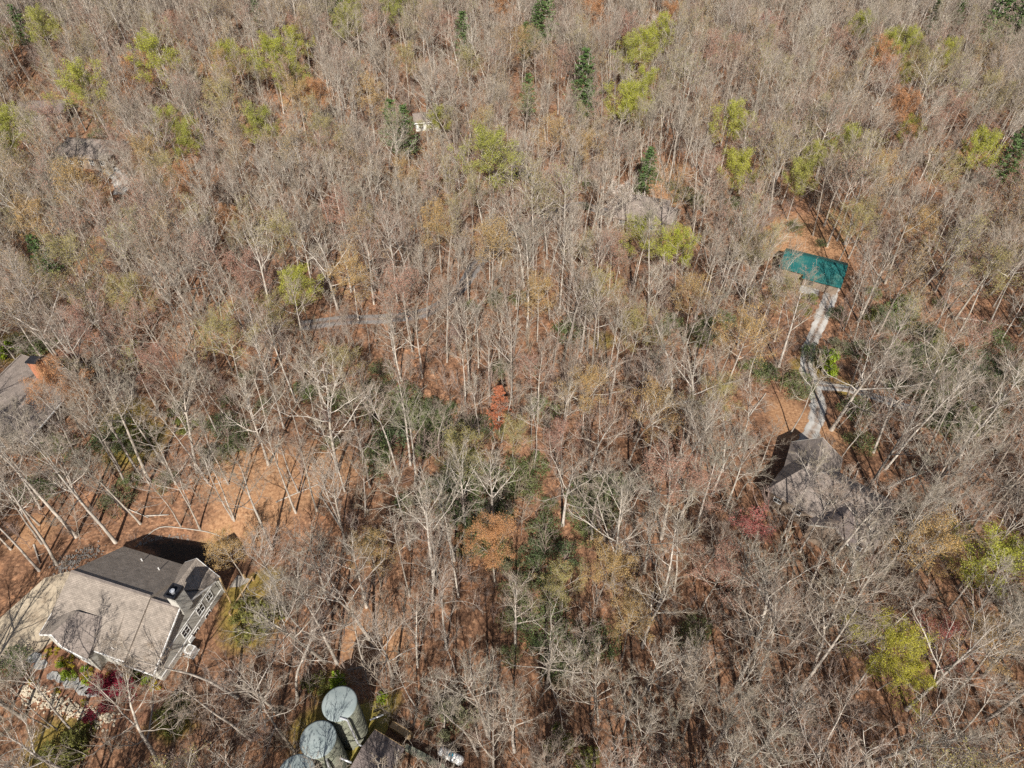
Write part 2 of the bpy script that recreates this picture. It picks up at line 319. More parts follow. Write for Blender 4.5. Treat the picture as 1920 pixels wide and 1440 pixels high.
# ------------------------------------------------------------------ solid builder
class MB:
    def __init__(s, frame=None): s.v = []; s.f = []; s.m = []; s.M = frame or Matrix(); s.mi = 0
    def add(s, vs, fs):
        o = len(s.v); s.v += [tuple(s.M @ Vector(p)) for p in vs]; s.f += [[i + o for i in f] for f in fs]; s.m += [s.mi] * len(fs)
    def box(s, x0, y0, z0, x1, y1, z1):
        s.add([(x0, y0, z0), (x1, y0, z0), (x1, y1, z0), (x0, y1, z0), (x0, y0, z1), (x1, y0, z1), (x1, y1, z1), (x0, y1, z1)],
              [(3, 2, 1, 0), (4, 5, 6, 7), (0, 1, 5, 4), (1, 2, 6, 5), (2, 3, 7, 6), (3, 0, 4, 7)])
    def slab(s, poly, th):
        """polygon facing up, given thickness straight down"""
        n = len(poly); lo = [(p[0], p[1], p[2] - th) for p in poly]
        a = sum(poly[i][0] * poly[(i + 1) % n][1] - poly[(i + 1) % n][0] * poly[i][1] for i in range(n))
        if a < 0: poly = poly[::-1]; lo = lo[::-1]
        s.add(list(poly) + lo, [list(range(n)), list(range(2 * n - 1, n - 1, -1))] + [[i, n + i, n + (i + 1) % n, (i + 1) % n] for i in range(n)])
    def wall(s, pts, th, nrm):
        """vertical polygon pts, thickened along nrm"""
        n = len(pts); q = [(p[0] + nrm[0] * th, p[1] + nrm[1] * th, p[2] + nrm[2] * th) for p in pts]
        s.add(list(pts) + q, [list(range(n))[::-1], list(range(n, 2 * n))] + [[i, (i + 1) % n, n + (i + 1) % n, n + i] for i in range(n)])
    def tube(s, pts, r, sides=8, cap=True):
        pts = [Vector(p) for p in pts]; rs = r if isinstance(r, (list, tuple)) else [r] * len(pts)
        vs = []; fs = []
        for i, p in enumerate(pts):
            t = (pts[min(i + 1, len(pts) - 1)] - pts[max(i - 1, 0)]).normalized()
            ref = Vector((0, 0, 1)) if abs(t.z) < 0.9 else Vector((1, 0, 0))
            a = t.cross(ref).normalized(); b = t.cross(a)
            for k in range(sides):
                th = 2 * math.pi * k / sides; vs.append(p + (a * math.cos(th) + b * math.sin(th)) * rs[i])
        for i in range(len(pts) - 1):
            for k in range(sides):
                fs.append([i * sides + k, i * sides + (k + 1) % sides, (i + 1) * sides + (k + 1) % sides, (i + 1) * sides + k])
        if cap: fs.append(list(range(sides))[::-1] if False else list(range(sides))); fs.append(list(range((len(pts) - 1) * sides, len(pts) * sides))[::-1])
        s.add(vs, fs)
    def lathe(s, prof, sides=32, c=(0, 0)):
        vs = []; fs = []
        for r, z in prof:
            for k in range(sides):
                th = 2 * math.pi * k / sides; vs.append((c[0] + r * math.cos(th), c[1] + r * math.sin(th), z))
        for i in range(len(prof) - 1):
            for k in range(sides): fs.append([i * sides + k, i * sides + (k + 1) % sides, (i + 1) * sides + (k + 1) % sides, (i + 1) * sides + k])
        fs.append(list(range((len(prof) - 1) * sides, len(prof) * sides)))
        s.add(vs, fs)
    def build(s, name, mats, parent=None, smooth=False, roof_uv=False, bevel=0):
        me = bpy.data.meshes.new(name); me.from_pydata(s.v, [], s.f)
        mats = mats if isinstance(mats, (list, tuple)) else [mats]
        for m in mats: me.materials.append(m)
        me.polygons.foreach_set('material_index', s.m)
        if roof_uv:
            uv = me.uv_layers.new(name='UVMap')
            for p in me.polygons:
                nrm = p.normal; up = Vector((0, 0, 1)); e = up.cross(nrm)
                e = e.normalized() if e.length > 1e-3 else Vector((1, 0, 0)); g = nrm.cross(e)
                for li in p.loop_indices:
                    c = me.vertices[me.loops[li].vertex_index].co; uv.data[li].uv = (c.dot(e), c.dot(g))
        me.update(); me.validate()
        if smooth:
            for p in me.polygons: p.use_smooth = len(p.vertices) == 4
        o = link(name, me, parent)
        if bevel:
            b = o.modifiers.new('bevel', 'BEVEL'); b.width = bevel; b.segments = 2; b.limit_method = 'ANGLE'
        return o
def empty(name, loc, rz=0):
    o = bpy.data.objects.new(name, None); COL.objects.link(o); o.location = loc; o.rotation_euler = (0, 0, rz); o.empty_display_size = 0.5
    return o

# ------------------------------------------------------------------ roads
def smooth_path(pts, step=1.0):
    pts = np.array(pts, float); out = []
    P = np.vstack([2 * pts[0] - pts[1], pts, 2 * pts[-1] - pts[-2]])
    for i in range(1, len(P) - 2):
        n = max(2, int(np.linalg.norm(P[i + 1][:2] - P[i][:2]) / step))
        for t in np.arange(n) / n:
            a, b, c, d = P[i - 1], P[i], P[i + 1], P[i + 2]
            out.append(0.5 * (2 * b + (c - a) * t + (2 * a - 5 * b + 4 * c - d) * t * t + (3 * b - a - 3 * c + d) * t ** 3))
    out.append(pts[-1]); return np.array(out)
ROADS = []
def road(name, px, mat, lift=0.06):
    pts = smooth_path([(*at(u, v), w) for u, v, w in px]); ROADS.append(pts)
    tan = np.gradient(pts[:, :2], axis=0); tan /= np.linalg.norm(tan, axis=1)[:, None]; nor = np.stack([-tan[:, 1], tan[:, 0]], 1)
    K = 7; V = []
    jit = rng.normal(0, 0.28, (len(pts), 2))
    for i, p in enumerate(pts):
        for k in range(K):
            s = (k / (K - 1) - 0.5) * p[2] + (jit[i, 0] if k == 0 else jit[i, 1] if k == K - 1 else 0)
            q = p[:2] + nor[i] * s
            edge = -0.12 if k in (0, K - 1) else 0
            V.append((q[0], q[1], tz(q[0], q[1]) + lift + edge))
    acr = np.tile(np.linspace(-1, 1, K), len(pts)).astype(np.float32)
    I = np.arange(len(V)).reshape(-1, K)
    Fq = np.stack([I[:-1, 1:], I[:-1, :-1], I[1:, :-1], I[1:, 1:]], -1).reshape(-1, 4)
    me = mesh_from(name, V, Fq, [mat], True); a_ = me.attributes.new('across', 'FLOAT', 'POINT'); a_.data.foreach_set('value', acr)
    return tag(link(name, me), kind='structure')
road('gravel_road', [(1565, 525, 4.0), (1555, 560, 3.4), (1540, 600, 3.2), (1523, 638, 3.0), (1512, 675, 3.0), (1519, 712, 3.4), (1532, 750, 3.2), (1530, 790, 3.0), (1512, 830, 3.6), (1500, 868, 5)], M_GRAVEL)
road('gravel_spur', [(1530, 722, 3.2), (1570, 728, 2.6), (1610, 735, 2.4), (1660, 752, 2.4), (1720, 770, 2.4)], M_GRAVEL, 0.10)
road('forest_road', [(560, 612, 3.5), (640, 602, 3.6), (720, 598, 3.6), (800, 585, 3.6), (860, 545, 3.6), (900, 490, 3.8), (960, 440, 3.8), (1040, 402, 4), (1090, 385, 4), (1160, 405, 4.5), (1230, 412, 6)], M_LANE)
road('upper_road', [(150, 308, 3), (205, 318, 4), (230, 345, 5), (222, 365, 3.5)], M_GRAVEL)
# concrete drive apron beside the tan house
def sheet(name, px, mat, lift, world_pts=None):
    P = world_pts or [at(u, v) for u, v in px]
    m = MB(); m.slab([(x, y, tz(x, y) + lift) for x, y in P], 0.3)
    return m.build(name, mat)
tag(sheet('driveway_apron', [(-60, 1215), (0, 1160), (45, 1120), (85, 1085), (130, 1072), (160, 1090), (150, 1130), (115, 1190), (70, 1225), (35, 1245), (-60, 1260)], M_DRIVE, 0.09), kind='structure')

# ------------------------------------------------------------------ the tan-roofed house
KEEP_OUT = []     # (x, y, radius) where no random tree stands
def frame_at(x, y, z, rz): return Matrix.Translation((x, y, z)) @ Matrix.Rotation(rz, 4, 'Z')
def window(parent, fr, w, h, glass=M_GLASS, trim=M_WHITE, bars=(1, 1)):
    """fr: frame with local x along the wall, z up, -y outwards; centred on the opening"""
    m = MB(fr); t = 0.08
    m.box(-w / 2 - t, -0.06, -h / 2 - t, -w / 2, 0.05, h / 2 + t); m.box(w / 2, -0.06, -h / 2 - t, w / 2 + t, 0.05, h / 2 + t)
    m.box(-w / 2, -0.06, h / 2, w / 2, 0.05, h / 2 + t); m.box(-w / 2 - 0.0, -0.09, -h / 2 - t, w / 2 + 0.0, 0.05, -h / 2)
    o = m.build('window', trim, parent)
    g = MB(fr); g.box(-w / 2, -0.015, -h / 2, w / 2, 0.03, h / 2); g.build('pane', glass, o)
    b = MB(fr)
    if bars[0]: b.box(-0.018, -0.045, -h / 2, 0.018, -0.017, h / 2)
    if bars[1]: b.box(-w / 2, -0.04, -0.02, w / 2, -0.0165, 0.02)
    if any(bars): b.build('glazing_bar', trim, o)
    return o
def wall_frame(p, ang): return Matrix.Translation(p) @ Matrix.Rotation(ang, 4, 'Z')

H1 = empty('tan_house', (-57.6, 39.3, 0), R(-17.2))
tag(H1, 'large greige house with tan and grey shingle roof and black-capped chimney', 'house')
def part(name, mat, build, parent=H1, **k):
    m = MB(); build(m); return m.build(name, mat, parent, **k)
EZ, RZ, RW, BW, BZ = 4.0, 7.6, 6.8, 13.4, 3.7
def zf(w): return EZ + (RZ - EZ) * w / RW
def zb(w): return RZ - (RZ - BZ) * (w - RW) / (BW - RW)
th = 0.22
rf = part('roof', M_ROOF_TAN, lambda m: m.slab([(-0.7, 2.2, zf(2.2)), (2.0, 0, zf(0)), (11.5, 0, zf(0)), (11.5, RW, RZ), (-0.5, RW, RZ)], .6), roof_uv=True)
part('roof', M_ROOF_TAN, lambda m: m.slab([(11.504, -0.25, zf(-0.25) - .3), (15.6, -0.25, zf(-0.25) - .3), (15.6, RW - .15, zf(RW - .15) - .3), (11.504, RW - .15, zf(RW - .15) - .3)], th), roof_uv=True)
part('roof', M_ROOF_TAN, lambda m: m.slab([(-0.5, RW + .004, RZ), (11.5, RW + .004, RZ), (11.5, BW, BZ), (0.2, BW, BZ)], .55), roof_uv=True)
part('roof', M_ROOF_TAN, lambda m: m.slab([(11.504, RW - .14, zf(RW - .15) - .305), (15.6, RW - .14, zf(RW - .15) - .305), (15.6, BW - .9, zb(BW - .9) - .25), (11.504, BW - .9, zb(BW - .9) - .25)], th), roof_uv=True)
# rear cross gable
part('roof', M_ROOF_TAN, lambda m: m.slab([(12.7, 13.6, 6.3), (12.7, 8.6, 6.5), (10.3, 12.3, 4.4), (10.0, 13.6, 4.0)], th), roof_uv=True)
part('roof', M_ROOF_TAN, lambda m: m.slab([(12.704, 13.6, 6.3), (15.9, 13.0, 4.3), (15.7, 10.5, 5.45), (12.704, 8.6, 6.5)], th), roof_uv=True)
# angled front wing
part('roof', M_ROOF_TAN, lambda m: m.slab([(-1.5, 2.8, 4.15), (-0.8, -0.3, 4.1), (1.9, -0.3, 5.75), (3.1, 3.0, 6.05)], th), roof_uv=True)
part('roof', M_ROOF_BROWN, lambda m: m.slab([(1.904, -0.3, 5.75), (3.5, -0.9, 4.75), (7.0, -1.15, 4.02), (7.1, 1.3, 4.75), (6.3, 3.3, 5.8), (3.104, 3.0, 6.05)], th), roof_uv=True)  # right-facing slope: darker shingles paint in its shade
# thin wedge cricket on the front slope
def wedge(m):
    a = (9.0, 4.6, zf(4.6) + .02); b0 = (9.25, 0.8, zf(.8) + .03); b1 = (9.65, 0.8, zf(.8) + .03); t_ = (9.45, 0.85, zf(.85) + .42)
    m.add([a, b0, b1, t_], [(0, 1, 3), (0, 3, 2), (1, 2, 3), (0, 2, 1)])
part('cricket', M_ROOF_TAN, wedge, roof_uv=True)
part('cricket_end', M_WHITE, lambda m: m.add([(9.2, .78, zf(.8) + .04), (9.7, .78, zf(.8) + .04), (9.45, .78, zf(.8) + .5), (9.2, .72, zf(.8) + .04), (9.7, .72, zf(.8) + .04), (9.45, .72, zf(.8) + .5)],
     [(0, 2, 1), (3, 4, 5), (0, 1, 4, 3), (1, 2, 5, 4), (2, 0, 3, 5)]))
part('ridge_cap', M_ROOF_BROWN, lambda m: (m.box(-0.5, RW - .14, RZ - .02, 11.44, RW + .14, RZ + .07)), roof_uv=True)
part('ridge_cap', M_ROOF_BROWN, lambda m: (m.box(11.52, RW - .3, RZ - .4, 15.6, RW - .02, RZ - .31)), roof_uv=True)
def wallbody(m):
    m.wall([(.3, .4, -1), (15.19, .4, -1), (15.19, .4, 3.5), (.3, .4, 3.5)], .25, (0, 1, 0))
    m.wall([(15.2, .4, -2.5), (15.2, 12.9, -2.5), (15.2, 12.4, 3.7), (15.2, RW, 6.9), (15.2, .4, 3.55)], -.25, (1, 0, 0))
    m.wall([(0.3, .4, -2.5), (0.3, 12.9, -2.5), (0.3, 12.9, 3.6), (0.3, RW, 7.2), (0.3, .4, 3.8)], .25, (1, 0, 0))
    m.wall([(.3, 12.9, -2.5), (15.2, 12.9, -2.5), (15.2, 12.9, 3.6), (.3, 12.9, 3.6)], -.25, (0, 1, 0))
    m.wall([(10.4, 13.2, -2.5), (15.4, 13.2, -2.5), (15.4, 13.2, 4.1), (12.7, 13.2, 6.0), (10.4, 13.2, 4.1)], -.25, (0, 1, 0))
part('wall', M_SIDING, wallbody)
def wingwall(m):
    m.wall([(-.5, 2.7, -.5), (-.3, .0, -.5), (-.3, .0, 3.95), (-.5, 2.7, 3.95)], .2, (1, 0, 0))
    m.wall([(-.3, 0, -.5), (3.6, -.5, -.5), (3.6, -.5, 4.4), (1.9, -.1, 5.5), (-.3, 0, 4.05)], .2, (0, 1, 0))
    m.wall([(3.61, -.5, -.5), (6.8, -.85, -.5), (6.8, -.85, 3.8), (3.61, -.5, 4.4)], .2, (0, 1, 0))
    m.wall([(6.8, -.85, -.5), (6.8, .38, -.5), (6.8, .38, 4.2), (6.8, -.85, 3.8)], -.2, (1, 0, 0))
part('wing_wall', M_SIDING, wingwall)
part('belt_board', M_WHITE, lambda m: m.box(15.2, .4, 0.9, 15.26, 12.9, 1.12))
part('belt_board', M_WHITE, lambda m: m.box(15.2, .8, 3.35, 15.255, 12.3, 3.5))
def fascia(a, b, drop=.26, t_=.08):
    a = Vector(a); b = Vector(b); d = (b - a); n = Vector((d.y, -d.x, 0)).normalized() * t_
    part('fascia', M_WHITE, lambda m: m.add([a, b, b + n, a + n] + [p - Vector((0, 0, drop)) for p in (a, b, b + n, a + n)],
        [(0, 3, 2, 1), (4, 5, 6, 7), (0, 1, 5, 4), (1, 2, 6, 5), (2, 3, 7, 6), (3, 0, 4, 7)]))
fascia((7.1, -.004, EZ - .01), (11.43, -.004, EZ - .01)); fascia((11.45, -.254, EZ - .44), (15.6, -.254, EZ - .44))
fascia((15.604, -.25, zf(-.25) - .31), (15.604, RW - .15, zf(RW - .15) - .31)); fascia((15.604, RW - .14, RZ - .4), (15.604, BW - .9, zb(BW - .9) - .26))
fascia((-0.8, -.304, 4.08), (1.9, -.304, 5.73)); fascia((1.9, -.304, 5.73), (3.5, -.904, 4.73)); fascia((3.5, -.904, 4.73), (7.0, -1.154, 4.0)); fascia((-1.504, 2.8, 4.13), (-.804, -.3, 4.08))
fascia((15.9, 13.0, 4.28), (12.7, 13.604, 6.28)); fascia((12.7, 13.604, 6.28), (10.0, 13.604, 3.98))
for y, z, w, h in ((9.0, 2.45, 1.1, 1.3), (5.9, 2.35, 1.1, 1.3), (10.9, 2.45, .9, 1.2), (9.5, -0.1, 1.0, 1.2), (6.9, -0.35, 1.0, 1.7), (4.2, -.2, .9, 1.1)):
    window(H1, wall_frame((15.2, y, z), R(90)), w, h)
for x in (8.6, 10.3): window(H1, wall_frame((x, .4, 2.2), 0), 1.1, 1.4)
window(H1, wall_frame((5.2, -.70, 1.9), R(-6.3)), 1.2, 1.3)
ch = part('chimney', M_SIDING, lambda m: m.box(14.5, 6.7, 5.5, 15.75, 8.3, 9.35))
part('chimney_cap', M_BLACK, lambda m: (m.box(14.38, 6.58, 9.352, 15.87, 6.78, 9.75), m.box(14.38, 8.22, 9.352, 15.87, 8.42, 9.75), m.box(14.38, 6.78, 9.352, 14.58, 8.22, 9.75), m.box(15.67, 6.78, 9.352, 15.87, 8.22, 9.75), m.box(14.58, 6.78, 9.352, 15.67, 8.22, 9.45)), ch)
part('flue', M_STEEL, lambda m: m.lathe([(.24, 9.45), (.24, 9.8), (.3, 9.82), (.3, 9.92), (.0001, 10.0)], 16, (15.1, 7.4)), ch)
for x, w in ((8.2, 11.3), (4.9, 11.9)):
    part('vent_pipe', M_WHITE, lambda m: m.lathe([(.07, zb(w) - .1), (.07, zb(w) + .5), (.0001, zb(w) + .5)], 10, (x, w)))
# rear deck posts and rails on the far right corner
def deck(m):
    m.box(15.45, 10.2, -.25, 18.2, 15.8, -.05)
part('deck', M_WOOD_GREY, deck)
for x, y in ((18.1, 10.3), (18.1, 13), (18.1, 15.7), (16.8, 15.7)):
    part('deck_post', M_WOOD, lambda m: m.box(x - .09, y - .09, -2.5, x + .09, y + .09, 1.0))
part('deck_rail', M_WOOD, lambda m: (m.box(18.0, 10.39, .85, 18.19, 12.9, .93), m.box(18.0, 13.1, .85, 18.19, 15.6, .93)))
part('deck_brace', M_WOOD, lambda m: m.tube([(15.9, 13.0, 4.05), (17.9, 11.2, -.04)], .1, 4))
# entry steps
for i in range(4): part('step', M_WOOD, lambda m: m.box(10.2, -.3 - .42 * i, -.3, 11.5, .08 - .42 * i - (.0), .75 - .2 * i))
KEEP_OUT += [(-50 + 0, 43, 14.5), (-44, 37, 9), (-57, 33, 11), (-50, 31, 10), (-44, 29, 8)]
# heat pump and white utility box beside the wall
def ac_unit(u, v, label, mat, s=1.0):
    x, y = at(u, v); r = empty('heat_pump', (x, y, tz(x, y)), R(-17)); tag(r, label, 'utility unit')
    m = MB(); m.box(-.5 * s, -.5 * s, 0.05, .5 * s, .5 * s, .95 * s); m.build('housing', mat, r, bevel=.04)
    m = MB(); m.lathe([(.38 * s, .952 * s), (.38 * s, 1.0 * s), (.1, 1.02 * s)], 20); m.build('fan_grille', M_BLACK if mat is not M_WHITE else M_WOOD_GREY, r)
    m = MB(); m.box(-.62 * s, -.62 * s, -.2, .62 * s, .62 * s, .05); m.build('pad', M_FLAG, r)
ac_unit(361, 1225, 'white utility box standing in shrubs right of the tan-roofed house', M_WHITE, 1.15)
ac_unit(357, 1200, 'small white heat pump tucked against the side wall of the tan-roofed house', M_WHITE, .8)

# garden in front of the tan house
tag(sheet('garden_bed', [(30, 1285), (60, 1245), (95, 1215), (120, 1215), (180, 1245), (215, 1262), (290, 1285), (330, 1300), (260, 1360), (210, 1370), (60, 1320), (15, 1310)], M_MULCH, 0.07), kind='structure')
gp = empty('garden_path', (*at(110, 1265), 0)); tag(gp, kind='structure')
for k, (u, v, s) in enumerate([(65, 1235, 1.1), (78, 1248, .9), (100, 1268, .8), (118, 1272, .9), (135, 1280, 1.0), (150, 1288, .8), (160, 1296, .9), (178, 1297, 1.1), (222, 1272, 1.0), (216, 1282, .8), (208, 1293, .7)]):
    x, y = at(u, v); n = 7; ph = random.random() * 6
    poly = [(s * (.8 + .35 * random.random()) * math.cos(ph + i * 2 * math.pi / n), s * .75 * (.8 + .35 * random.random()) * math.sin(ph + i * 2 * math.pi / n), 0.14) for i in range(n)]
    m = MB(); m.slab(poly, .12); o = m.build('flagstone', M_FLAG, gp, bevel=.03); o.location = (x - gp.location.x, y - gp.location.y, tz(x, y))
def rock_mesh(seed):
    r_ = np.random.default_rng(seed); m = MB(); n = 6
    m.add([(math.cos(i * 2 * math.pi / n) * (1 + r_.normal(0, .18)), math.sin(i * 2 * math.pi / n) * (.75 + r_.normal(0, .12)), -.3) for i in range(n)] +
          [(math.cos(i * 2 * math.pi / n) * (.75 + r_.normal(0, .15)), math.sin(i * 2 * math.pi / n) * (.55 + r_.normal(0, .1)), .5 + r_.normal(0, .1)) for i in range(n)],
          [list(range(n))[::-1], list(range(n, 2 * n))] + [[i, (i + 1) % n, n + (i + 1) % n, n + i] for i in range(n)])
    return m
def rocks(name, label, line, width, count, size, mat):
    pts = smooth_path([(*at(u, v), 0) for u, v in line], .3); M = MB(); r_ = np.random.default_rng(len(line) + count)
    for i in range(count):
        p = pts[r_.integers(len(pts))]; x = p[0] + r_.normal(0, width); y = p[1] + r_.normal(0, width); s = size * r_.uniform(.6, 1.4)
        b = rock_mesh(int(r_.integers(40)))
        M.M = Matrix.Translation((x, y, tz(x, y) + .1)) @ Matrix.Rotation(r_.uniform(0, 6.28), 4, 'Z') @ Matrix.Diagonal((s, s, s * .8, 1))
        M.add(b.v, b.f)
    return tag(M.build(name, mat), label, 'rocks', kind='stuff')
rocks('rock_bank', 'bank of pale yellow stones edging the garden below the tan-roofed house', [(40, 1295), (75, 1308), (110, 1322), (140, 1332), (180, 1345), (205, 1350)], .5, 520, .15, M_STONE)
rocks('rock_edging', 'curved line of pale rocks behind the tan-roofed house', [(262, 1022), (290, 1012), (330, 1010), (370, 1018), (400, 1028)], .22, 190, .12, M_DARKROCK)
rocks('rock_pile', 'grey stones heaped at the upper left corner of the tan-roofed house', [(110, 1070), (140, 1052), (175, 1035)], .7, 260, .13, M_DARKROCK)
rw = MB(); pts = smooth_path([(*at(u, v), 0) for u, v in [(268, 1012), (300, 990), (345, 992), (395, 1000), (425, 1012)]], .8)
for a, b in zip(pts[:-1], pts[1:]): rw.tube([(a[0], a[1], tz(a[0], a[1]) + .12), (b[0], b[1], tz(b[0], b[1]) + .1)], .09, 4)
tag(rw.build('timber_edging', M_WOOD_GREY), 'low timber retaining edge curving behind the tan-roofed house', 'edging')

# ------------------------------------------------------------------ other houses
def gable_house(name, label, px, h_ref, rz, L, D, eave, ridge, roofmat, wallmat, hip=0.0, ridge_at=.5, over=.5, wins=True, trim=M_WHITE):
    """L along local x (ridge), D deep; placed so that the roof centre is seen near px"""
    x, y = at(*px, h_ref); z = tz(x, y)
    r = empty(name, (x, y, z), rz); tag(r, label, 'house')
    a, b = L / 2, D / 2; ry = -b + D * ridge_at; o = over
    hx = a - hip * b
    def slope(y_): return eave + (ridge - eave) * ((y_ + b) / (ry + b) if y_ < ry else (b - y_) / (b - ry))
    ez = slope(-b - o); ez2 = slope(b + o); g = .004
    m = MB(); m.slab([(-a - o, -b - o, ez), (a + o, -b - o, ez), (hx + (o if not hip else 0), ry, ridge), (-hx - (o if not hip else 0), ry, ridge)], .2); m.build('roof', roofmat, r, roof_uv=True)
    m = MB(); m.slab([(-a - o, b + o, ez2), (-hx - (o if not hip else 0), ry + g, ridge), (hx + (o if not hip else 0), ry + g, ridge), (a + o, b + o, ez2)], .2); m.build('roof', roofmat, r, roof_uv=True)
    if hip:
        for s in (-1, 1):
            m = MB(); m.slab([(s * (a + o + g), -b - o, ez), (s * (a + o + g), b + o, ez2), (s * (hx + g), ry, ridge)], .2); m.build('roof', roofmat, r, roof_uv=True)
    m = MB(); m.box(-hx - .2, ry - .13, ridge - .03, hx + .2, ry + .13, ridge + .06); m.build('ridge_cap', roofmat, r, roof_uv=True)
    m = MB(); m.wall([(-a, -b, -1.5), (a, -b, -1.5), (a, -b, eave - .15), (-a, -b, eave - .15)], .2, (0, 1, 0)); m.wall([(-a, b, -1.5), (a, b, -1.5), (a, b, eave - .15), (-a, b, eave - .15)], -.2, (0, 1, 0))
    top = ridge - .3 if not hip else eave - .2
    for s in (-1, 1): m.wall([(s * a, -b + .21, -1.5), (s * a, b - .21, -1.5), (s * a, b - .21, eave - .2)] + ([(s * a, ry, top)] if not hip else []) + [(s * a, -b + .21, eave - .2)], -s * .2, (1, 0, 0))
    m.build('wall', wallmat, r)
    m = MB(); m.box(-a - o, -b - o - .1, ez - .24, a + o, -b - o - .003, ez - .01); m.build('gutter', trim, r)
    if wins:
        n = max(2, int(L / 3))
        for i in range(n): window(r, wall_frame((-a + L * (i + .5) / n, -b, eave - 1.5), 0), 1.1, 1.3)
        for s in (-1, 1): window(r, wall_frame((s * a, -b * .3, eave - 1.5), R(90) * s), 1.0, 1.3)
    KEEP_OUT.append((x, y, max(L, D) * .5 + 1.5))
    return r
H2 = gable_house('brown_house', 'brown-roofed house half hidden by bare trees at the end of the gravel drive', (1568, 922), 5, R(-42), 15, 9.5, 3.9, 7.0, M_ROOF_BROWN, M_SIDING_DARK, hip=.55, trim=M_SIDING_DARK)
def wing(parent, loc, rz, L, D, eave, ridge, roofmat, wallmat):
    f = Matrix.Translation(loc) @ Matrix.Rotation(rz, 4, 'Z'); a, b, o = L / 2, D / 2, .4
    for s in (-1, 1):
        m = MB(f); m.slab([(-a, s * (b + o), eave - o * (ridge - eave) / b), (a + o, s * (b + o), eave - o * (ridge - eave) / b), (a + o, s * .004, ridge), (-a, s * .004, ridge)], .2); m.build('roof', roofmat, parent, roof_uv=True)
    m = MB(f); m.wall([(a, -b, -1.5), (a, b, -1.5), (a, b, eave - .2), (a, 0, ridge - .3), (a, -b, eave - .2)], -.2, (1, 0, 0))
    for s in (-1, 1): m.wall([(-a, s * b, -1.5), (a - .21, s * b, -1.5), (a - .21, s * b, eave - .2), (-a, s * b, eave - .2)], -s * .2, (0, 1, 0))
    m.build('wing_wall', wallmat, parent)
    m = MB(f); m.wall([(a + o, -b - o, eave - o * (ridge - eave) / b + .02), (a + o, 0, ridge + .02), (a + o, b + o, eave - o * (ridge - eave) / b + .02), (a + o, b + o, eave - .5), (a + o, 0, ridge - .25), (a + o, -b - o, eave - .5)], .06, (1, 0, 0)); m.build('fascia', M_SIDING, parent)
wing(H2, (-4.6, 3.0, 0), R(105), 7.5, 7.0, 3.9, 6.6, M_ROOF_BROWN, M_SIDING_DARK)
wing(H2, (2.5, -3.5, 0), R(-90), 6, 6.0, 3.7, 6.0, M_ROOF_DARK, M_SIDING_DARK)
# green-roofed cabin
CX, CY = at(1525, 498, 3.0); CZ = tz(CX, CY)
CB = empty('green_cabin', (CX, CY, CZ), R(-27)); CB.scale = (1.06, 1.06, 1.0); tag(CB, 'cabin with a bright teal green metal roof above the gravel road', 'cabin')
def cpart(name, mat, fn, **k): m = MB(); fn(m); return m.build(name, mat, CB, **k)
CE, CRG = 2.5, 4.3
cpart('roof', M_GREEN_METAL, lambda m: m.slab([(-1.2, -4.4, CE - .25), (6.1, -4.4, CE - .25), (6.1, .6, CRG), (-6.1, .6, CRG), (-6.1, -3.4, CE + .11), (-1.2, -3.4, CE + .11)], .12))
cpart('roof', M_GREEN_METAL, lambda m: m.slab([(-6.1, .604, CRG), (6.1, .604, CRG), (6.1, 4.3, CE + .3), (-6.1, 4.3, CE + .3)], .12))
for i in range(27):
    x = -6.0 + i * .46; y0 = -4.4 if x > -1.15 else -3.4; z0 = CE - .25 if x > -1.15 else CE + .11
    cpart('roof_seam', M_GREEN_METAL, lambda m: m.add([(x - .02, y0, z0 + .002), (x + .02, y0, z0 + .002), (x + .02, .6, CRG + .002), (x - .02, .6, CRG + .002), (x - .02, y0, z0 + .05), (x + .02, y0, z0 + .05), (x + .02, .6, CRG + .05), (x - .02, .6, CRG + .05)],
        [(4, 5, 6, 7), (0, 1, 5, 4), (1, 2, 6, 5), (2, 3, 7, 6), (3, 0, 4, 7)]))
cpart('ridge_cap', M_GREEN_METAL, lambda m: m.box(-6.1, .45, CRG + .03, 6.1, .76, CRG + .1))
cpart('wall', M_SIDING_DARK, lambda m: (m.box(-.9, -4.0, -1.5, 5.7, 4.0, CE - .45), m.box(-5.7, -2.9, -1.5, -.91, 3.9, CE - .05)))
cpart('porch', M_FLAG, lambda m: m.box(-1.0, -6.2, -1.0, 2.6, -4.01, .25))
cpart('porch', M_WOOD_GREY, lambda m: m.box(-6.6, -4.9, -1.0, -3.0, -2.91, .3))
cpart('garage_door', M_SIDING_DARK, lambda m: m.box(3.0, -4.07, 0.0, 5.2, -4.0, 2.1))
cpart('porch_steps', M_FLAG, lambda m: m.box(1.2, -6.5, -.4, 2.4, -6.21, .1))
window(CB, wall_frame((.6, -4.0, 1.2), 0), 1.0, .9, trim=M_SIDING_DARK)
KEEP_OUT += [(CX, CY, 8), (CX + 3, CY - 7, 4)]
H4 = gable_house('taupe_house', 'taupe hip-roofed house behind yellow-green trees beside the forest road', (1205, 383), 4, R(-18), 11, 11, 3.1, 6.0, M_ROOF_TAUPE, M_SIDING_DARK, hip=.85, trim=M_SIDING_DARK)
wing(H4, (4.5, -1.0, 0), R(-10), 7, 6.5, 3.1, 5.2, M_ROOF_TAUPE, M_SIDING_DARK)
H5 = gable_house('edge_house', 'brown-roofed house with brick chimney cut by the left picture edge', (20, 745), 5, R(82), 15, 14, 3.8, 7.2, M_ROOF_BROWN, M_SIDING_DARK, ridge_at=.68)
m = MB(); m.box(4.3, -3.6, 3.5, 5.7, -2.0, 9.0); c5 = m.build('chimney', M_BRICK, H5)
m = MB(); m.box(4.15, -3.75, 9.002, 5.85, -1.85, 9.3); m.build('chimney_cap', M_BLACK, c5)
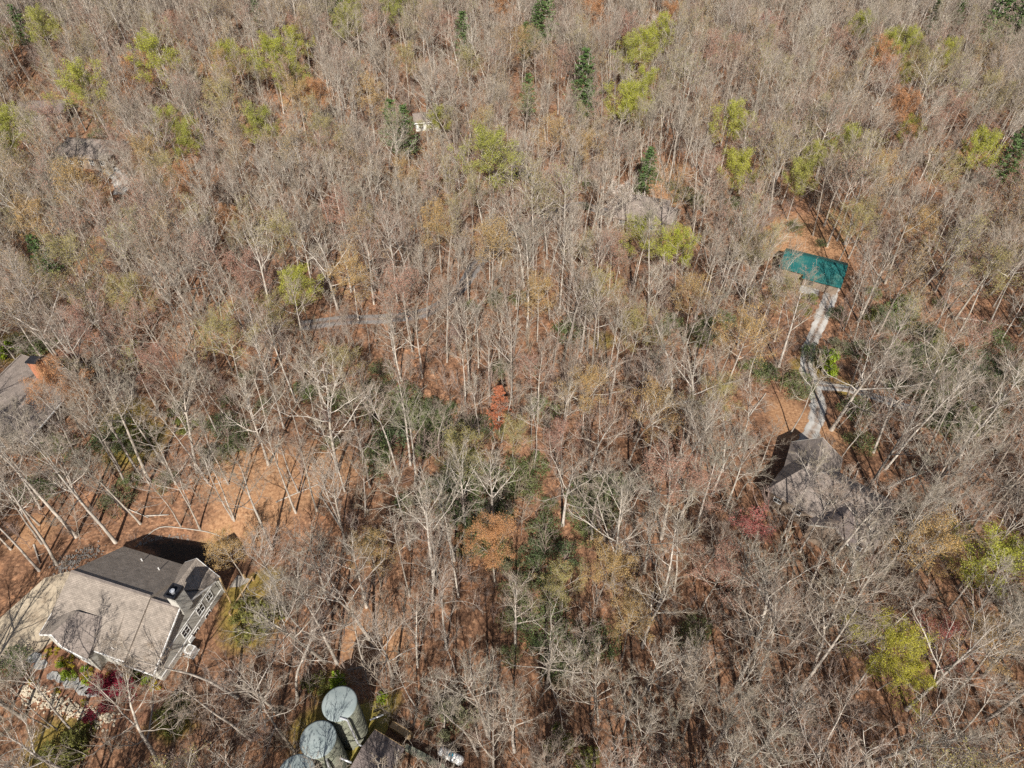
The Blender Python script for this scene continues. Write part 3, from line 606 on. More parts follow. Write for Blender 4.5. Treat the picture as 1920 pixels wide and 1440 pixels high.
H6 = gable_house('grey_house', 'low taupe-roofed house behind the ochre tree at upper left', (165, 270), 4, R(-8), 15, 10, 3.0, 5.4, M_ROOF_BROWN, M_SIDING_DARK, hip=.5, trim=M_SIDING_DARK)
H7 = gable_house('white_cottage', 'tiny white building glimpsed through far bare trees above the centre', (797, 219), 3, R(12), 6, 4.5, 2.8, 4.2, M_ROOF_TAUPE, M_WHITE)
H8 = gable_house('far_house', 'long grey roof just visible among trees at the far left', (80, 192), 4, R(6), 12, 7, 2.7, 4.4, M_ROOF_DARK, M_SIDING_DARK, trim=M_SIDING_DARK)
# blue tarp bin near brown house
x, y = at(1572, 1012); bb = empty('blue_bin', (x, y, tz(x, y)), R(20)); tag(bb, 'small blue plastic bin in the brush below the brown-roofed house', 'bin')
m = MB(); m.add([(-.4, -.4, 0), (.4, -.4, 0), (.4, .4, 0), (-.4, .4, 0), (-.5, -.5, 1.2), (.5, -.5, 1.2), (.5, .5, 1.2), (-.5, .5, 1.2)], [(3, 2, 1, 0), (4, 5, 6, 7), (0, 1, 5, 4), (1, 2, 6, 5), (2, 3, 7, 6), (3, 0, 4, 7)]); m.build('body', M_BLUE, bb, bevel=.05)
m = MB(); m.box(-.55, -.55, 1.202, .55, .6, 1.3); m.build('lid', M_BLUE, bb, bevel=.03)

# ------------------------------------------------------------------ tank yard
def tank(u, v, h, rad, label, pipes):
    x, y = at(u, v, h); z = tz(x, y); r = empty('water_tank', (x, y, z)); tag(r, label, 'tank', 'round water tanks at the bottom edge')
    m = MB(); m.lathe([(rad, -.5), (rad, h - .12), (rad - .02, h - .1)], 48); m.build('shell', M_TANK, r, smooth=True)
    m = MB(); m.lathe([(rad + .06, h - .1), (rad + .06, h), (rad - .1, h + .06), (.0001, h + .22)], 48); m.build('lid', M_TANKTOP, r, smooth=True)
    for k in range(1, 8):
        m = MB(); zz = h * k / 8; m.lathe([(rad + .002, zz - .05), (rad + .035, zz - .05), (rad + .035, zz + .05), (rad + .002, zz + .05)], 48); m.build('band', M_TANK, r, smooth=True)
    for pts in pipes: m = MB(); m.tube(pts, .11, 8); m.build('pipe', M_STEEL, r, smooth=True)
    KEEP_OUT.append((x, y, rad + 2)); return x, y, z
TH = 9.0
T1 = tank(637, 1320, TH, 1.82, 'round concrete water tank with pale lid, the highest of three in the picture', [[(.3, -1.5, TH + .1), (1.15, -1.75, TH + .1), (1.25, -1.9, TH - .5), (1.3, -1.95, 2.5), (1.9, -2.1, 2.0)], [(2.0, 1.1, 1.2), (3.5, 1.7, 1.2)]])
T2 = tank(597, 1387, TH, 1.82, 'round concrete water tank in the middle of the row of three', [[(1.7, -.6, 5.2), (2.9, -.9, 4.6)], [(1.0, -1.6, TH - 1), (1.1, -1.95, TH - 2), (1.1, -1.95, 2)]])
T3 = tank(556, 1452, TH, 1.82, 'round concrete water tank cut off by the bottom picture edge', [[(1.2, -1.5, TH - 1), (1.3, -1.8, 2)]])
tag(sheet('tank_pad', None, M_MOSS, .08, [(T1[0] - 2.6, T1[1] + 2.6), (T1[0] + 4.2, T1[1] + 4.2), (T1[0] + 4.0, T1[1] + .5), (T2[0] + 3.0, T2[1] - 1), (T3[0] + 2.6, T3[1] - 5), (T3[0] - 3.2, T3[1] - 4), (T2[0] - 3.1, T2[1] + 1.8)]), kind='structure')
SX, SY = at(709, 1424, 2.5); SZ = tz(SX, SY)
SH = empty('pump_shed', (SX, SY, SZ), R(-28)); tag(SH, 'pump shed with dark brown shingle roof beside the water tanks', 'shed')
def spart(name, mat, fn, **k): m = MB(); fn(m); return m.build(name, mat, SH, **k)
spart('roof', M_ROOF_DARK, lambda m: m.slab([(-2.1, -3.6, 2.6), (2.1, -3.6, 2.6), (2.1, 0, 3.3), (-2.1, 0, 3.3)], .15), roof_uv=True)
spart('roof', M_ROOF_DARK, lambda m: m.slab([(-2.1, .004, 3.3), (2.1, .004, 3.3), (2.1, 2.3, 2.85), (-2.1, 2.3, 2.85)], .15), roof_uv=True)
spart('wall', M_SIDING_DARK, lambda m: m.box(-1.85, -3.3, -1, 1.85, 2.0, 2.45))
spart('fascia', M_WOOD, lambda m: m.box(-2.1, 2.31, 2.65, 2.1, 2.37, 2.84))
KEEP_OUT += [(SX, SY, 5), (SX + 4, SY, 4)]
def low_wall(name, label, px, w, h, mat):
    P = [at(u, v) for u, v in px]; m = MB()
    for a, b in zip(P[:-1], P[1:]):
        d = Vector((b[0] - a[0], b[1] - a[1], 0)); n = Vector((-d.y, d.x, 0)).normalized() * w / 2
        za, zb_ = tz(*a), tz(*b)
        c = [Vector((*a, za - .3)) - n, Vector((*b, zb_ - .3)) - n, Vector((*b, zb_ - .3)) + n, Vector((*a, za - .3)) + n]
        hh = [Vector((0, 0, h + .3))] * 4
        m.add(c + [p + q for p, q in zip(c, hh)], [(3, 2, 1, 0), (4, 5, 6, 7), (0, 1, 5, 4), (1, 2, 6, 5), (2, 3, 7, 6), (3, 0, 4, 7)])
    return tag(m.build(name, mat, bevel=.03), label, 'wall')
low_wall('retaining_wall', 'mossy pale retaining wall slanting down from the pump shed', [(762, 1405), (800, 1425), (835, 1447), (880, 1475)], .55, 1.1, M_TANK)
low_wall('timber_wall', 'tan timber panel wall above the pump shed', [(735, 1362), (760, 1378), (772, 1385)], .8, .9, M_WOOD)
low_wall('shed_kerb', 'narrow mossy kerb between the water tanks and pump shed', [(703, 1352), (690, 1375), (672, 1405), (655, 1445)], .5, .5, M_MOSS)
x, y = at(846, 1418, .8); PT = empty('propane_tank', (x, y, tz(x, y)), R(-24)); tag(PT, 'white propane tank with a blue dome cap near the bottom edge', 'gas tank')
m = MB(Matrix.Translation((0, 0, .85)) @ Matrix.Rotation(R(90), 4, 'Y')); m.lathe([(.0001, -1.55), (.25, -1.52), (.42, -1.4), (.52, -1.2), (.52, 1.2), (.42, 1.4), (.25, 1.52), (.0001, 1.55)], 24); m.build('vessel', M_WHITE, PT, smooth=True)
m = MB(); m.lathe([(.28, 1.33), (.28, 1.5), (.2, 1.62), (.0001, 1.66)], 16); m.build('dome_cap', M_TEALCAP, PT, smooth=True)
for s in (-1, 1): m = MB(); m.box(s * .9 - .12, -.45, -.3, s * .9 + .12, .45, .5); m.build('foot', M_FLAG, PT)
KEEP_OUT.append((x, y, 2.2))

# ------------------------------------------------------------------ tree generator
def sweep(P, Rr, sides):
    N, K, _ = P.shape
    T = np.gradient(P, axis=1); T /= np.linalg.norm(T, axis=2, keepdims=True) + 1e-9
    D = P[:, -1] - P[:, 0]; D /= np.linalg.norm(D, axis=1, keepdims=True) + 1e-9
    ref = np.where(np.abs(D[:, 2:3]) < .8, np.array([[0, 0, 1.0]]), np.array([[1.0, 0, 0]]))[:, None, :]
    U = np.cross(T, np.broadcast_to(ref, T.shape)); U /= np.linalg.norm(U, axis=2, keepdims=True) + 1e-9
    W = np.cross(T, U)
    th = np.arange(sides) * 2 * np.pi / sides
    V = P[:, :, None] + Rr[:, :, None, None] * (U[:, :, None] * np.cos(th)[:, None] + W[:, :, None] * np.sin(th)[:, None])
    I = np.arange(N * K * sides).reshape(N, K, sides); J = np.roll(I, -1, 2)
    Fq = np.stack([I[:, :-1], J[:, :-1], J[:, 1:], I[:, 1:]], -1).reshape(-1, 4)
    return V.reshape(-1, 3), Fq

def grow(g, start, direc, length, K, up, wob):
    N = len(start); P = np.zeros((N, K, 3)); P[:, 0] = start; d = direc.copy(); st = (length / (K - 1))[:, None]
    for k in range(1, K):
        d = d + up * np.array([0, 0, 1.0]) / (K - 1) + g.normal(0, wob, (N, 3)); d /= np.linalg.norm(d, axis=1, keepdims=True)
        P[:, k] = P[:, k - 1] + d * st
    return P

def spawn(g, P, Rr, n, t0, t1, ang0, ang1, lf, K, up, wob, rf, rmin, taper=.25):
    N, KP, _ = P.shape
    L = np.linalg.norm(np.diff(P, axis=1), axis=2).sum(1)
    t = (np.arange(n)[None] + g.uniform(0, 1, (N, n))) / n * (t1 - t0) + t0
    f = t * (KP - 1); i = np.minimum(f.astype(int), KP - 2); w = (f - i)[..., None]; r = np.arange(N)[:, None]
    S = P[r, i] * (1 - w) + P[r, i + 1] * w; T = P[r, i + 1] - P[r, i]; T /= np.linalg.norm(T, axis=2, keepdims=True) + 1e-9
    PR = Rr[r, i] * (1 - w[..., 0]) + Rr[r, i + 1] * w[..., 0]
    rv = g.normal(0, 1, T.shape); rv -= (rv * T).sum(2, keepdims=True) * T; rv /= np.linalg.norm(rv, axis=2, keepdims=True) + 1e-9
    a = np.radians(g.uniform(ang0, ang1, (N, n)))[..., None]
    d = T * np.cos(a) + rv * np.sin(a)
    ln = L[:, None] * lf * (1.05 - .55 * t) * g.uniform(.65, 1.25, (N, n))
    C = grow(g, S.reshape(-1, 3), d.reshape(-1, 3), ln.reshape(-1), K, up, wob)
    r0 = np.maximum(PR.reshape(-1) * rf, rmin)
    return C, r0[:, None] * np.linspace(1, taper, K)[None]

SPREAD = 1.26
def gen_tree(seed, H=22., fork=.5, n1=11, spread=4.2, tr=.24, lean=.03, wob=.05, sp=None, n2=8, n3=6, n4=4, ang=(20, 60), thick=1.0, lim=1.0):
    g = np.random.default_rng(seed)
    K0 = 12; d0 = np.array([[g.normal(0, lean), g.normal(0, lean), 1.0]])
    T = grow(g, np.array([[0, 0, -.4]]), d0 / np.linalg.norm(d0), np.array([H * .97]), K0, .35, wob * .55)
    s = np.linspace(0, 1, K0); TR = tr * ((1 - s) ** .8 * .93 + .07)[None]; TR[0, 0] *= 1.35
    # limbs leave the trunk between fork and top; lower ones reach further
    t = fork + (np.arange(n1) + g.uniform(0, .8, n1)) / n1 * (.98 - fork)
    f = t * (K0 - 1); i = np.minimum(f.astype(int), K0 - 2); w = (f - i)[:, None]
    S = T[0, i] * (1 - w) + T[0, i + 1] * w; RR = TR[0, i]
    az = np.arange(n1) * 2.4 + g.uniform(0, .8, n1) + g.uniform(0, 6); q = (t - fork) / (1 - fork)
    el = np.radians(90 - (ang[1] * (1 - q) + ang[0] * q) + g.normal(0, 7, n1))
    D = np.stack([np.cos(az) * np.cos(el), np.sin(az) * np.cos(el), np.sin(el)], 1)
    ln = spread * (sp or SPREAD) * lim * (1.6 - .8 * q) * g.uniform(.75, 1.25, n1)
    ln = np.minimum(ln, (H * 1.02 - S[:, 2]) / np.maximum(np.sin(el), .4) + 1.5)
    A = grow(g, S, D, ln, 8, .45, wob * 1.7); AR = np.maximum(RR * g.uniform(.38, .64, n1), .045)[:, None] * np.linspace(1, .25, 8)[None]
    AA, AAR = np.concatenate([A]), np.concatenate([AR])
    top = T[:, 7:]; topr = TR[:, 7:]
    B, BR = spawn(g, AA, AAR, n2, .18, 1, 22, 62, .46, 6, .35, .12, .62, .026 * thick)
    tb, tbr = spawn(g, top, topr, n2, .2, 1, 20, 55, .3, 6, .4, .12, .5, .026 * thick)
    B = np.concatenate([B, tb]); BR = np.concatenate([BR, tbr])
    Cc, CR = spawn(g, B, BR, n3, .2, 1, 20, 60, .5, 4, .3, .14, .6, .017 * thick)
    out = [(A, AR, 5), (B, BR, 4), (Cc, CR, 3)]
    tips = Cc[:, -1]
    if n4:
        E_, ER = spawn(g, Cc, CR, n4, .2, 1, 20, 60, .55, 3, .25, .12, .65, .011 * thick, .4)
        out.append((E_, ER, 3)); tips = E_.reshape(-1, 3)
    tv, tf = sweep(T, TR, 9)
    cv, cf, cm, o = [], [], [], 0
    for lv_, (P_, R_, sd_) in enumerate(out):
        v, f_ = sweep(P_, R_, sd_); cv.append(v); cf.append(f_ + o); o += len(v); cm.append(np.full(len(f_), 0 if lv_ < 2 else 1))
    return (tv, tf), (np.concatenate(cv), np.concatenate(cf), np.concatenate(cm)), tips
def crown_mesh(cr_): return mesh_from('crown', cr_[0], cr_[1], [M_BARK, M_TWIG], True, cr_[2])

def leaf_quads(g, centers, size, flat=.5, jit=.15):
    N = len(centers); c = centers + g.normal(0, jit, (N, 3))
    n = g.normal(0, 1, (N, 3)); n[:, 2] = np.abs(n[:, 2]) + flat; n /= np.linalg.norm(n, axis=1, keepdims=True)
    a = np.cross(n, g.normal(0, 1, (N, 3))); a /= np.linalg.norm(a, axis=1, keepdims=True) + 1e-9; b = np.cross(n, a)
    s = size * g.uniform(.55, 1.35, (N, 1))
    V = np.stack([c - a * s, c - b * s * .55 + n * s * .12, c + a * s, c + b * s * .55 + n * s * .12], 1)
    return V.reshape(-1, 3), np.arange(N * 4).reshape(N, 4)

SPECS = [  # seed, kwargs: forest-grown hardwoods
    dict(seed=1, H=22, fork=.48, n1=12, spread=4.2, tr=.25),
    dict(seed=2, H=24, fork=.55, n1=11, spread=4.6, tr=.27, ang=(18, 50)),
    dict(seed=3, H=21, fork=.40, n1=13, spread=4.8, tr=.26, wob=.08),
    dict(seed=4, H=20, fork=.55, n1=10, spread=3.2, tr=.17),
    dict(seed=5, H=23, fork=.60, n1=9, spread=3.6, tr=.2, ang=(15, 45)),
    dict(seed=6, H=18, fork=.45, n1=10, spread=3.4, tr=.16, wob=.09),
    dict(seed=7, H=22, fork=.36, n1=12, spread=5.4, tr=.3, wob=.09, ang=(25, 62)),
    dict(seed=8, H=24, fork=.62, n1=10, spread=4.2, tr=.23, ang=(18, 55)),
    dict(seed=9, H=17, fork=.5, n1=8, spread=2.6, tr=.12, n2=6, wob=.08),
    dict(seed=10, H=21, fork=.5, n1=10, spread=4.0, tr=.22, lean=.1, wob=.1),
    dict(seed=12, H=23, fork=.42, n1=13, spread=4.4, tr=.28, ang=(15, 48)),
    dict(seed=13, H=19, fork=.58, n1=8, spread=3.0, tr=.15, lean=.09),
]
TREES = []
for k, s in enumerate(SPECS):
    tr_, cr_, tips = gen_tree(**dict(s, sp=1.1, n4=5, thick=.88))
    TREES.append((mesh_from('trunk', *tr_, [M_BARK], True), crown_mesh(cr_), s['H'], tips))

def instancer(name, variants, pts, rots, scls, ids):
    """one stuff object scattering the variant meshes on points through geometry nodes"""
    coll = bpy.data.collections.new(name + '_kinds')
    for i, me in enumerate(variants):
        coll.objects.link(bpy.data.objects.new('%s_kind_%02d' % (name, i), me))
    me = bpy.data.meshes.new(name); me.vertices.add(len(pts)); me.vertices.foreach_set('co', np.ascontiguousarray(pts, np.float32).ravel())
    a = me.attributes.new('rot', 'FLOAT_VECTOR', 'POINT'); a.data.foreach_set('vector', np.ascontiguousarray(rots, np.float32).ravel())
    a = me.attributes.new('scl', 'FLOAT', 'POINT'); a.data.foreach_set('value', np.ascontiguousarray(scls, np.float32))
    a = me.attributes.new('kind_id', 'INT', 'POINT'); a.data.foreach_set('value', np.ascontiguousarray(ids, np.int32))
    o = link(name, me)
    ng = bpy.data.node_groups.new(name, 'GeometryNodeTree')
    ng.interface.new_socket('Geometry', in_out='INPUT', socket_type='NodeSocketGeometry'); ng.interface.new_socket('Geometry', in_out='OUTPUT', socket_type='NodeSocketGeometry')
    n, l = ng.nodes, ng.links
    gi, go = n.new('NodeGroupInput'), n.new('NodeGroupOutput')
    ci = n.new('GeometryNodeCollectionInfo'); ci.inputs['Collection'].default_value = coll
    ci.inputs['Separate Children'].default_value = True; ci.inputs['Reset Children'].default_value = True
    ip = n.new('GeometryNodeInstanceOnPoints'); ip.inputs['Pick Instance'].default_value = True
    def attr(nm, ty):
        q = n.new('GeometryNodeInputNamedAttribute'); q.data_type = ty; q.inputs['Name'].default_value = nm
        return [s for s in q.outputs if s.name == 'Attribute' and s.enabled][0]
    e2r = n.new('FunctionNodeEulerToRotation')
    l.new(gi.outputs[0], ip.inputs['Points']); l.new(ci.outputs[0], ip.inputs['Instance'])
    l.new(attr('rot', 'FLOAT_VECTOR'), e2r.inputs[0]); l.new(e2r.outputs[0], ip.inputs['Rotation'])
    l.new(attr('scl', 'FLOAT'), ip.inputs['Scale']); l.new(attr('kind_id', 'INT'), ip.inputs['Instance Index'])
    l.new(ip.outputs[0], go.inputs[0])
    md = o.modifiers.new('scatter', 'NODES'); md.node_group = ng
    return o

# ------------------------------------------------------------------ labels that single out each plant
LANDMARKS = [(n, *at(u, v)) for n, u, v in [
    ('the tan-roofed house', 235, 1170), ('the water tanks', 660, 1400), ('the propane tank', 846, 1425), ('the brown-roofed house', 1560, 940), ('the green-roofed cabin', 1525, 510),
    ('the drive fork', 1530, 730), ('the taupe house', 1205, 395), ('the left edge house', 40, 770), ('the ochre-flowered tree', 1245, 850), ('the crimson maple', 210, 1310),
    ('the rusty dead conifer', 935, 810), ('the forest road', 690, 600), ('the large yellow tree', 1600, 1290), ('the leafy green tree', 1800, 1120), ('the leaf-strewn clearing', 500, 930),
    ('the evergreen ravine', 1020, 1130), ('the bottom centre', 1080, 1400), ('the bottom right corner', 1800, 1400), ('the rust-budded tree', 1240, 950), ('the gravel spur', 1700, 760),
    ('the upper evergreen thicket', 760, 780), ('the grey upper-left house', 170, 300), ('the far white building', 800, 235), ('the lone yellow-green tree', 555, 590), ('the upper right corner', 1850, 60), ('the right edge pine', 1900, 330),
    ('the top centre pine', 1015, 60), ('the orange forest floor', 1250, 350), ('the left green thicket', 240, 830), ('the bottom left corner', 60, 1420)]]
ORD = ['nearest', 'second nearest', 'third nearest', 'fourth nearest', 'fifth nearest', 'sixth nearest', 'seventh nearest', 'eighth nearest', 'ninth nearest', 'tenth nearest',
       'eleventh nearest', 'twelfth nearest', 'thirteenth nearest', 'fourteenth nearest', 'fifteenth nearest', 'sixteenth nearest', 'seventeenth nearest', 'eighteenth nearest', 'nineteenth nearest', 'twentieth nearest'] + ['%dth nearest' % k for k in range(21, 99)]
TO_LABEL = []      # (object, phrase, x, y)
def label_all():
    groups = {}
    for o, ph, x, y in TO_LABEL:
        d = [math.hypot(x - a, y - b) for _, a, b in LANDMARKS]; k = int(np.argmin(d)); n, a, b = LANDMARKS[k]
        dx, dy = x - a, y - b
        side = ('right of' if dx > 0 else 'left of') if abs(dx) > abs(dy) else ('behind' if dy > 0 else 'in front of')
        groups.setdefault((ph, n, side), []).append((d[k], o))
    for (ph, n, side), lst in groups.items():
        lst.sort(key=lambda q: q[0])
        for i, (_, o) in enumerate(lst):
            o['label'] = '%s %s %s' % (ph, side, n) if len(lst) == 1 else '%s, %s %s %s' % (ph, ORD[i], side, n)

# ------------------------------------------------------------------ coloured trees
def hide_free(x, y): return True
PLACED = []        # (x, y, r)
# sight lines the photograph keeps open: nothing tall stands where it would cover these (u, v, ru, rv[, how often])
OPEN_VIEW = []
def keep_seen(x, y, z, rad, p):
    u, v, zc = project(x, y, z); OPEN_VIEW.append((u, v, rad * F_PX / zc, rad * F_PX / zc, p))
def coloured_variants(kind, size, seed0, specs, keep, per=1):
    out = []
    for j, sp in enumerate(specs):
        tr_, cr_, tips = gen_tree(**sp); g = np.random.default_rng(seed0 + j)
        c = tips[g.random(len(tips)) < keep]; c = np.repeat(c, per, 0)
        v, f = leaf_quads(g, c, size, jit=.34)
        out.append((mesh_from('trunk', *tr_, [M_BARK], True), crown_mesh(cr_), mesh_from('foliage', v, f, [M_LEAF[kind]]), sp['H']))
    return out
CSPECS = [dict(seed=31, H=18, fork=.54, n1=13, spread=4.4, tr=.2, n4=4, ang=(22, 74)), dict(seed=32, H=17, fork=.56, n1=12, spread=4.1, tr=.18, n4=4, ang=(20, 72)), dict(seed=35, H=17, fork=.5, n1=13, spread=4.0, tr=.18, n4=4, ang=(24, 76))]
LOWSPEC = [dict(seed=33, H=10, fork=.25, n1=10, spread=3.4, tr=.11, n2=6, n3=5, n4=4, ang=(30, 65)), dict(seed=34, H=11, fork=.3, n1=9, spread=3.2, tr=.11, n2=6, n3=5, n4=4, ang=(25, 60))]
VAR = {}
def variants(kind, low=False):
    key = (kind, low)
    if key not in VAR:
        size, keep, per = {'green': (.105, .95, 2), 'yellow': (.10, .75, 2), 'olive': (.085, 1, 1), 'ochre': (.09, 1, 1), 'orange': (.10, 1, 2), 'rust': (.08, .9, 1), 'red': (.10, 1, 1), 'white': (.12, 1, 2), 'crimson': (.15, 1, 3)}[kind]
        VAR[key] = coloured_variants(kind, size, len(VAR) * 10, LOWSPEC if low else CSPECS, keep, per)
    return VAR[key]
PHR = {'green': 'yellow-green leafing tree', 'yellow': 'bright yellow-green flowering tree', 'olive': 'olive budding tree', 'ochre': 'ochre budding tree', 'orange': 'orange budding tree', 'rust': 'rusty pink budding tree', 'red': 'red budding tree', 'white': 'white blossoming tree', 'crimson': 'crimson leafed maple'}
def coloured(kind, u, v, s=1.0, low=False, frac=.78):
    if v > 650 and kind in ('rust', 'ochre', 'olive', 'orange'): s *= .78
    s = s * (1.12 if not low else 1.0); vs_ = variants(kind, low); tv, cv, fv, H = vs_[len(PLACED) % len(vs_)]
    x, y = at(u, v, H * s * frac); z = tz(x, y)
    nm = {'green': 'leafing_tree', 'yellow': 'leafing_tree', 'crimson': 'maple_tree', 'white': 'blossoming_tree'}.get(kind, 'budding_tree')
    r = empty(nm, (x, y, z), random.uniform(0, 6.28)); r.scale = (s * 1.0,) * 3; r.rotation_euler.x = random.gauss(0, .03)
    tag(r, None, 'tree', {'green': 'yellow-green leafing trees', 'yellow': 'yellow-green leafing trees'}.get(kind, 'colourful budding trees'))
    for nme, me in (('trunk', tv), ('crown', cv), ('foliage', fv)): link(nme, me, r)
    keep_seen(x, y, z + H * s * .7, 4.2 * s, .8 if kind in ('green', 'yellow', 'orange') else .6)
    TO_LABEL.append((r, PHR[kind], x, y)); PLACED.append((x, y, 2.6 * s)); return r
for u, v, s in [(290, 118, .95), (168, 165, 1.0), (433, 118, .85), (510, 118, .9), (545, 88, .75), (555, 150, .8), (20, 258, .9), (85, 62, .9), (5, 78, .7), (323, 235, .7), (350, 268, .7), (487, 245, .85), (745, 15, .9), (660, 22, .7), (655, 50, .8),
                (915, 305, 1.0), (1238, 62, .8), (1215, 92, .8), (1192, 112, .85), (1160, 205, .9), (1190, 192, .8), (1205, 168, .7), (1368, 243, .9), (1380, 322, .8), (1200, 448, .72), (1280, 470, .7), (560, 540, .65), (1585, 278, .7), (1525, 300, .6),
                (1500, 335, .7), (1665, 92, .7), (1705, 88, .75), (1605, 52, .7), (1770, 110, .7), (1705, 250, .6), (1840, 285, .8), (1850, 1062, .68), (825, 228, .6), (1690, 140, .6)]:
    coloured('green', u, v, s)
for u, v, s in [(1655, 1228, .62), (1690, 1245, .5)]: coloured('yellow', u, v, s)
for u, v, s in [(425, 198, 1.05), (135, 500, .9), (1245, 60, .6), (480, 1170, .0), (870, 858, .9), (1190, 620, .7), (500, 600, .7), (1720, 130, .8), (1310, 900, .0), (860, 640, .0), (1850, 180, .8), (480, 130, .7), (1410, 470, .7)]:
    if s: coloured('olive', u, v, s)
for u, v, s in [(1030, 265, .8), (1105, 285, .75), (920, 460, .85), (1235, 768, .85), (1130, 1065, .8), (1720, 420, .7), (1100, 738, .8), (655, 512, .75), (1740, 1030, .95), (1840, 1195, .75), (690, 185, .85), (560, 190, .85), (905, 240, .7), (1415, 140, .6), (1300, 560, .7), (760, 330, .6)]:
    coloured('ochre', u, v, s)
for kd, lst in {'olive': [(330, 330, .8), (520, 450, .8), (640, 690, .8), (1130, 560, .8), (960, 820, .7), (1350, 760, .8), (1480, 560, .7), (250, 560, .8), (420, 640, .8), (1060, 1090, .7), (1600, 420, .8), (1860, 520, .8), (1760, 330, .8), (760, 120, .8), (620, 260, .8), (880, 130, .8)],
                'ochre': [(280, 300, .8), (420, 130, .8), (820, 420, .8), (1010, 560, .7), (1390, 640, .8), (1180, 1180, .7), (700, 1040, .7), (1640, 330, .8), (1860, 120, .8), (60, 420, .8), (980, 90, .8), (1560, 170, .8)],
                'rust': [(460, 520, .8), (760, 560, .8), (1060, 820, .7), (300, 690, .8), (1340, 1080, .8), (840, 60, .8), (330, 60, .8), (1780, 220, .8), (640, 400, .8)]}.items():
    for u, v, s in lst: coloured(kd, u, v, s)
coloured('ochre', 155, 357, .95); coloured('orange', 105, 735, .85); coloured('orange', 150, 745, .6)
coloured('ochre', 432, 1035, .62, frac=.75)
for u, v, s in [(925, 1025, .75), (345, 352, .75), (1115, 32, .9), (1255, 38, .7), (1640, 112, .85), (600, 182, .75), (1690, 215, .8), (260, 140, .8), (430, 420, .6), (940, 20, .7)]: coloured('orange', u, v, s)
for u, v, s in [(1325, 100, .9), (1375, 102, .8), (1180, 58, .8), (1460, 62, .8), (1250, 890, .95), (1290, 912, .85), (165, 612, .8), (1660, 145, .8), (100, 240, .8), (700, 60, .8), (1820, 640, .7), (1050, 130, .8), (1900, 350, .8), (560, 60, .8), (1560, 90, .8), (1000, 700, .7), (1150, 480, .7), (1340, 330, .7)]: coloured('rust', u, v, s)
for u, v, s in [(1170, 58, .6), (1430, 50, .6)]: coloured('red', u, v, s)
coloured('red', 1768, 1192, .7, low=True); coloured('red', 1400, 988, .8, low=True)
coloured('white', 1165, 372, .85, low=True); coloured('white', 1225, 48, .7, low=True)
coloured('crimson', 212, 1302, .55, low=True, frac=.6)

# pines
def gen_pine(seed, H):
    g = np.random.default_rng(seed); T = grow(g, np.array([[0, 0, -.4]]), np.array([[0, 0, 1.]]), np.array([H]), 10, .3, .015)
    TR = np.linspace(.2, .03, 10)[None]; tv, tf = sweep(T, TR, 8)
    br = []; cs = []
    for zz in np.arange(H * .25, H * .98, .75):
        q = (zz / H - .25) / .75; L = (1 - q) ** .7 * H * .22 + .4; k = int(g.integers(4, 7)); a0 = g.uniform(0, 6.28)
        for i in range(k):
            if g.random() < .13: continue
            a = a0 + i * 6.28 / k + g.normal(0, .2); Lr = L * g.uniform(.65, 1.15)
            p = grow(g, np.array([[0, 0, zz]]), np.array([[math.cos(a), math.sin(a), .25]]), np.array([Lr]), 5, .12, .06); br.append(p[0])
            for t in np.linspace(.25, 1, 9): cs.append(np.array([np.interp(t * 4, range(5), p[0, :, c]) for c in range(3)])[None] + g.normal(0, .16 + .12 * (1 - q), (5, 3)) * (1, 1, .5))
    bv, bf = sweep(np.array(br), np.tile(np.linspace(.045, .012, 5), (len(br), 1)), 4)
    lv, lf = leaf_quads(g, np.concatenate(cs), .22, flat=.9, jit=.08)
    return mesh_from('trunk', tv, tf, [M_BARK], True), mesh_from('branches', bv, bf, [M_BARK], True), mesh_from('foliage', lv, lf, [M_LEAF['pine']]), H
PINES = [gen_pine(61, 19), gen_pine(62, 17)]
def pine(u, v, s, kind=None):
    s = s * 1.25; t, b, f, H = PINES[len(PLACED) % 2]; x, y = at(u, v, H * s * .6); keep_seen(x, y, tz(x, y) + H * s * .6, 3.5, .8)
    r = empty('pine_tree', (x, y, tz(x, y)), random.uniform(0, 6)); r.scale = (s,) * 3
    tag(r, None, 'tree', 'evergreen pines'); 
    for nme, me in (('trunk', t), ('branches', b), ('crown', f)): link(nme, me, r)
    TO_LABEL.append((r, 'dark green conical pine', x, y)); PLACED.append((x, y, 2.5)); return r
for u, v, s in [(1022, 30, 1.0), (1006, 48, .7), (1095, 150, 1.0), (868, 68, .75), (990, 178, .7), (985, 78, .6), (1878, 25, 1.1), (1908, 45, .9), (1902, 290, .9), (630, 14, .8), (735, 235, .8), (760, 245, .7), (36, 48, .7), (1215, 318, .6), (1100, 190, .6), (1750, 35, .6), (1800, 20, .6), (1345, 600, .0), (480, 20, .5), (75, 480, .6)]:
    if s: pine(u, v, s)
# rust-brown dead conifer
gp_ = gen_pine(65, 14); M_DEAD = tinted_mat('dead_needles', [(0.34, 0.12, 0.06), (0.34, 0.12, 0.06)], 1.0, trans=.2)
gp_[2].materials[0] = M_DEAD
x, y = at(936, 758, 8); r = empty('dead_conifer', (x, y, tz(x, y))); r.scale = (.7, .7, .85); tag(r, 'rusty brown dead conifer amid bare trees near the picture centre', 'tree')
for nme, me in (('trunk', gp_[0]), ('branches', gp_[1]), ('crown', gp_[2])): link(nme, me, r)
PLACED.append((x, y, 2))

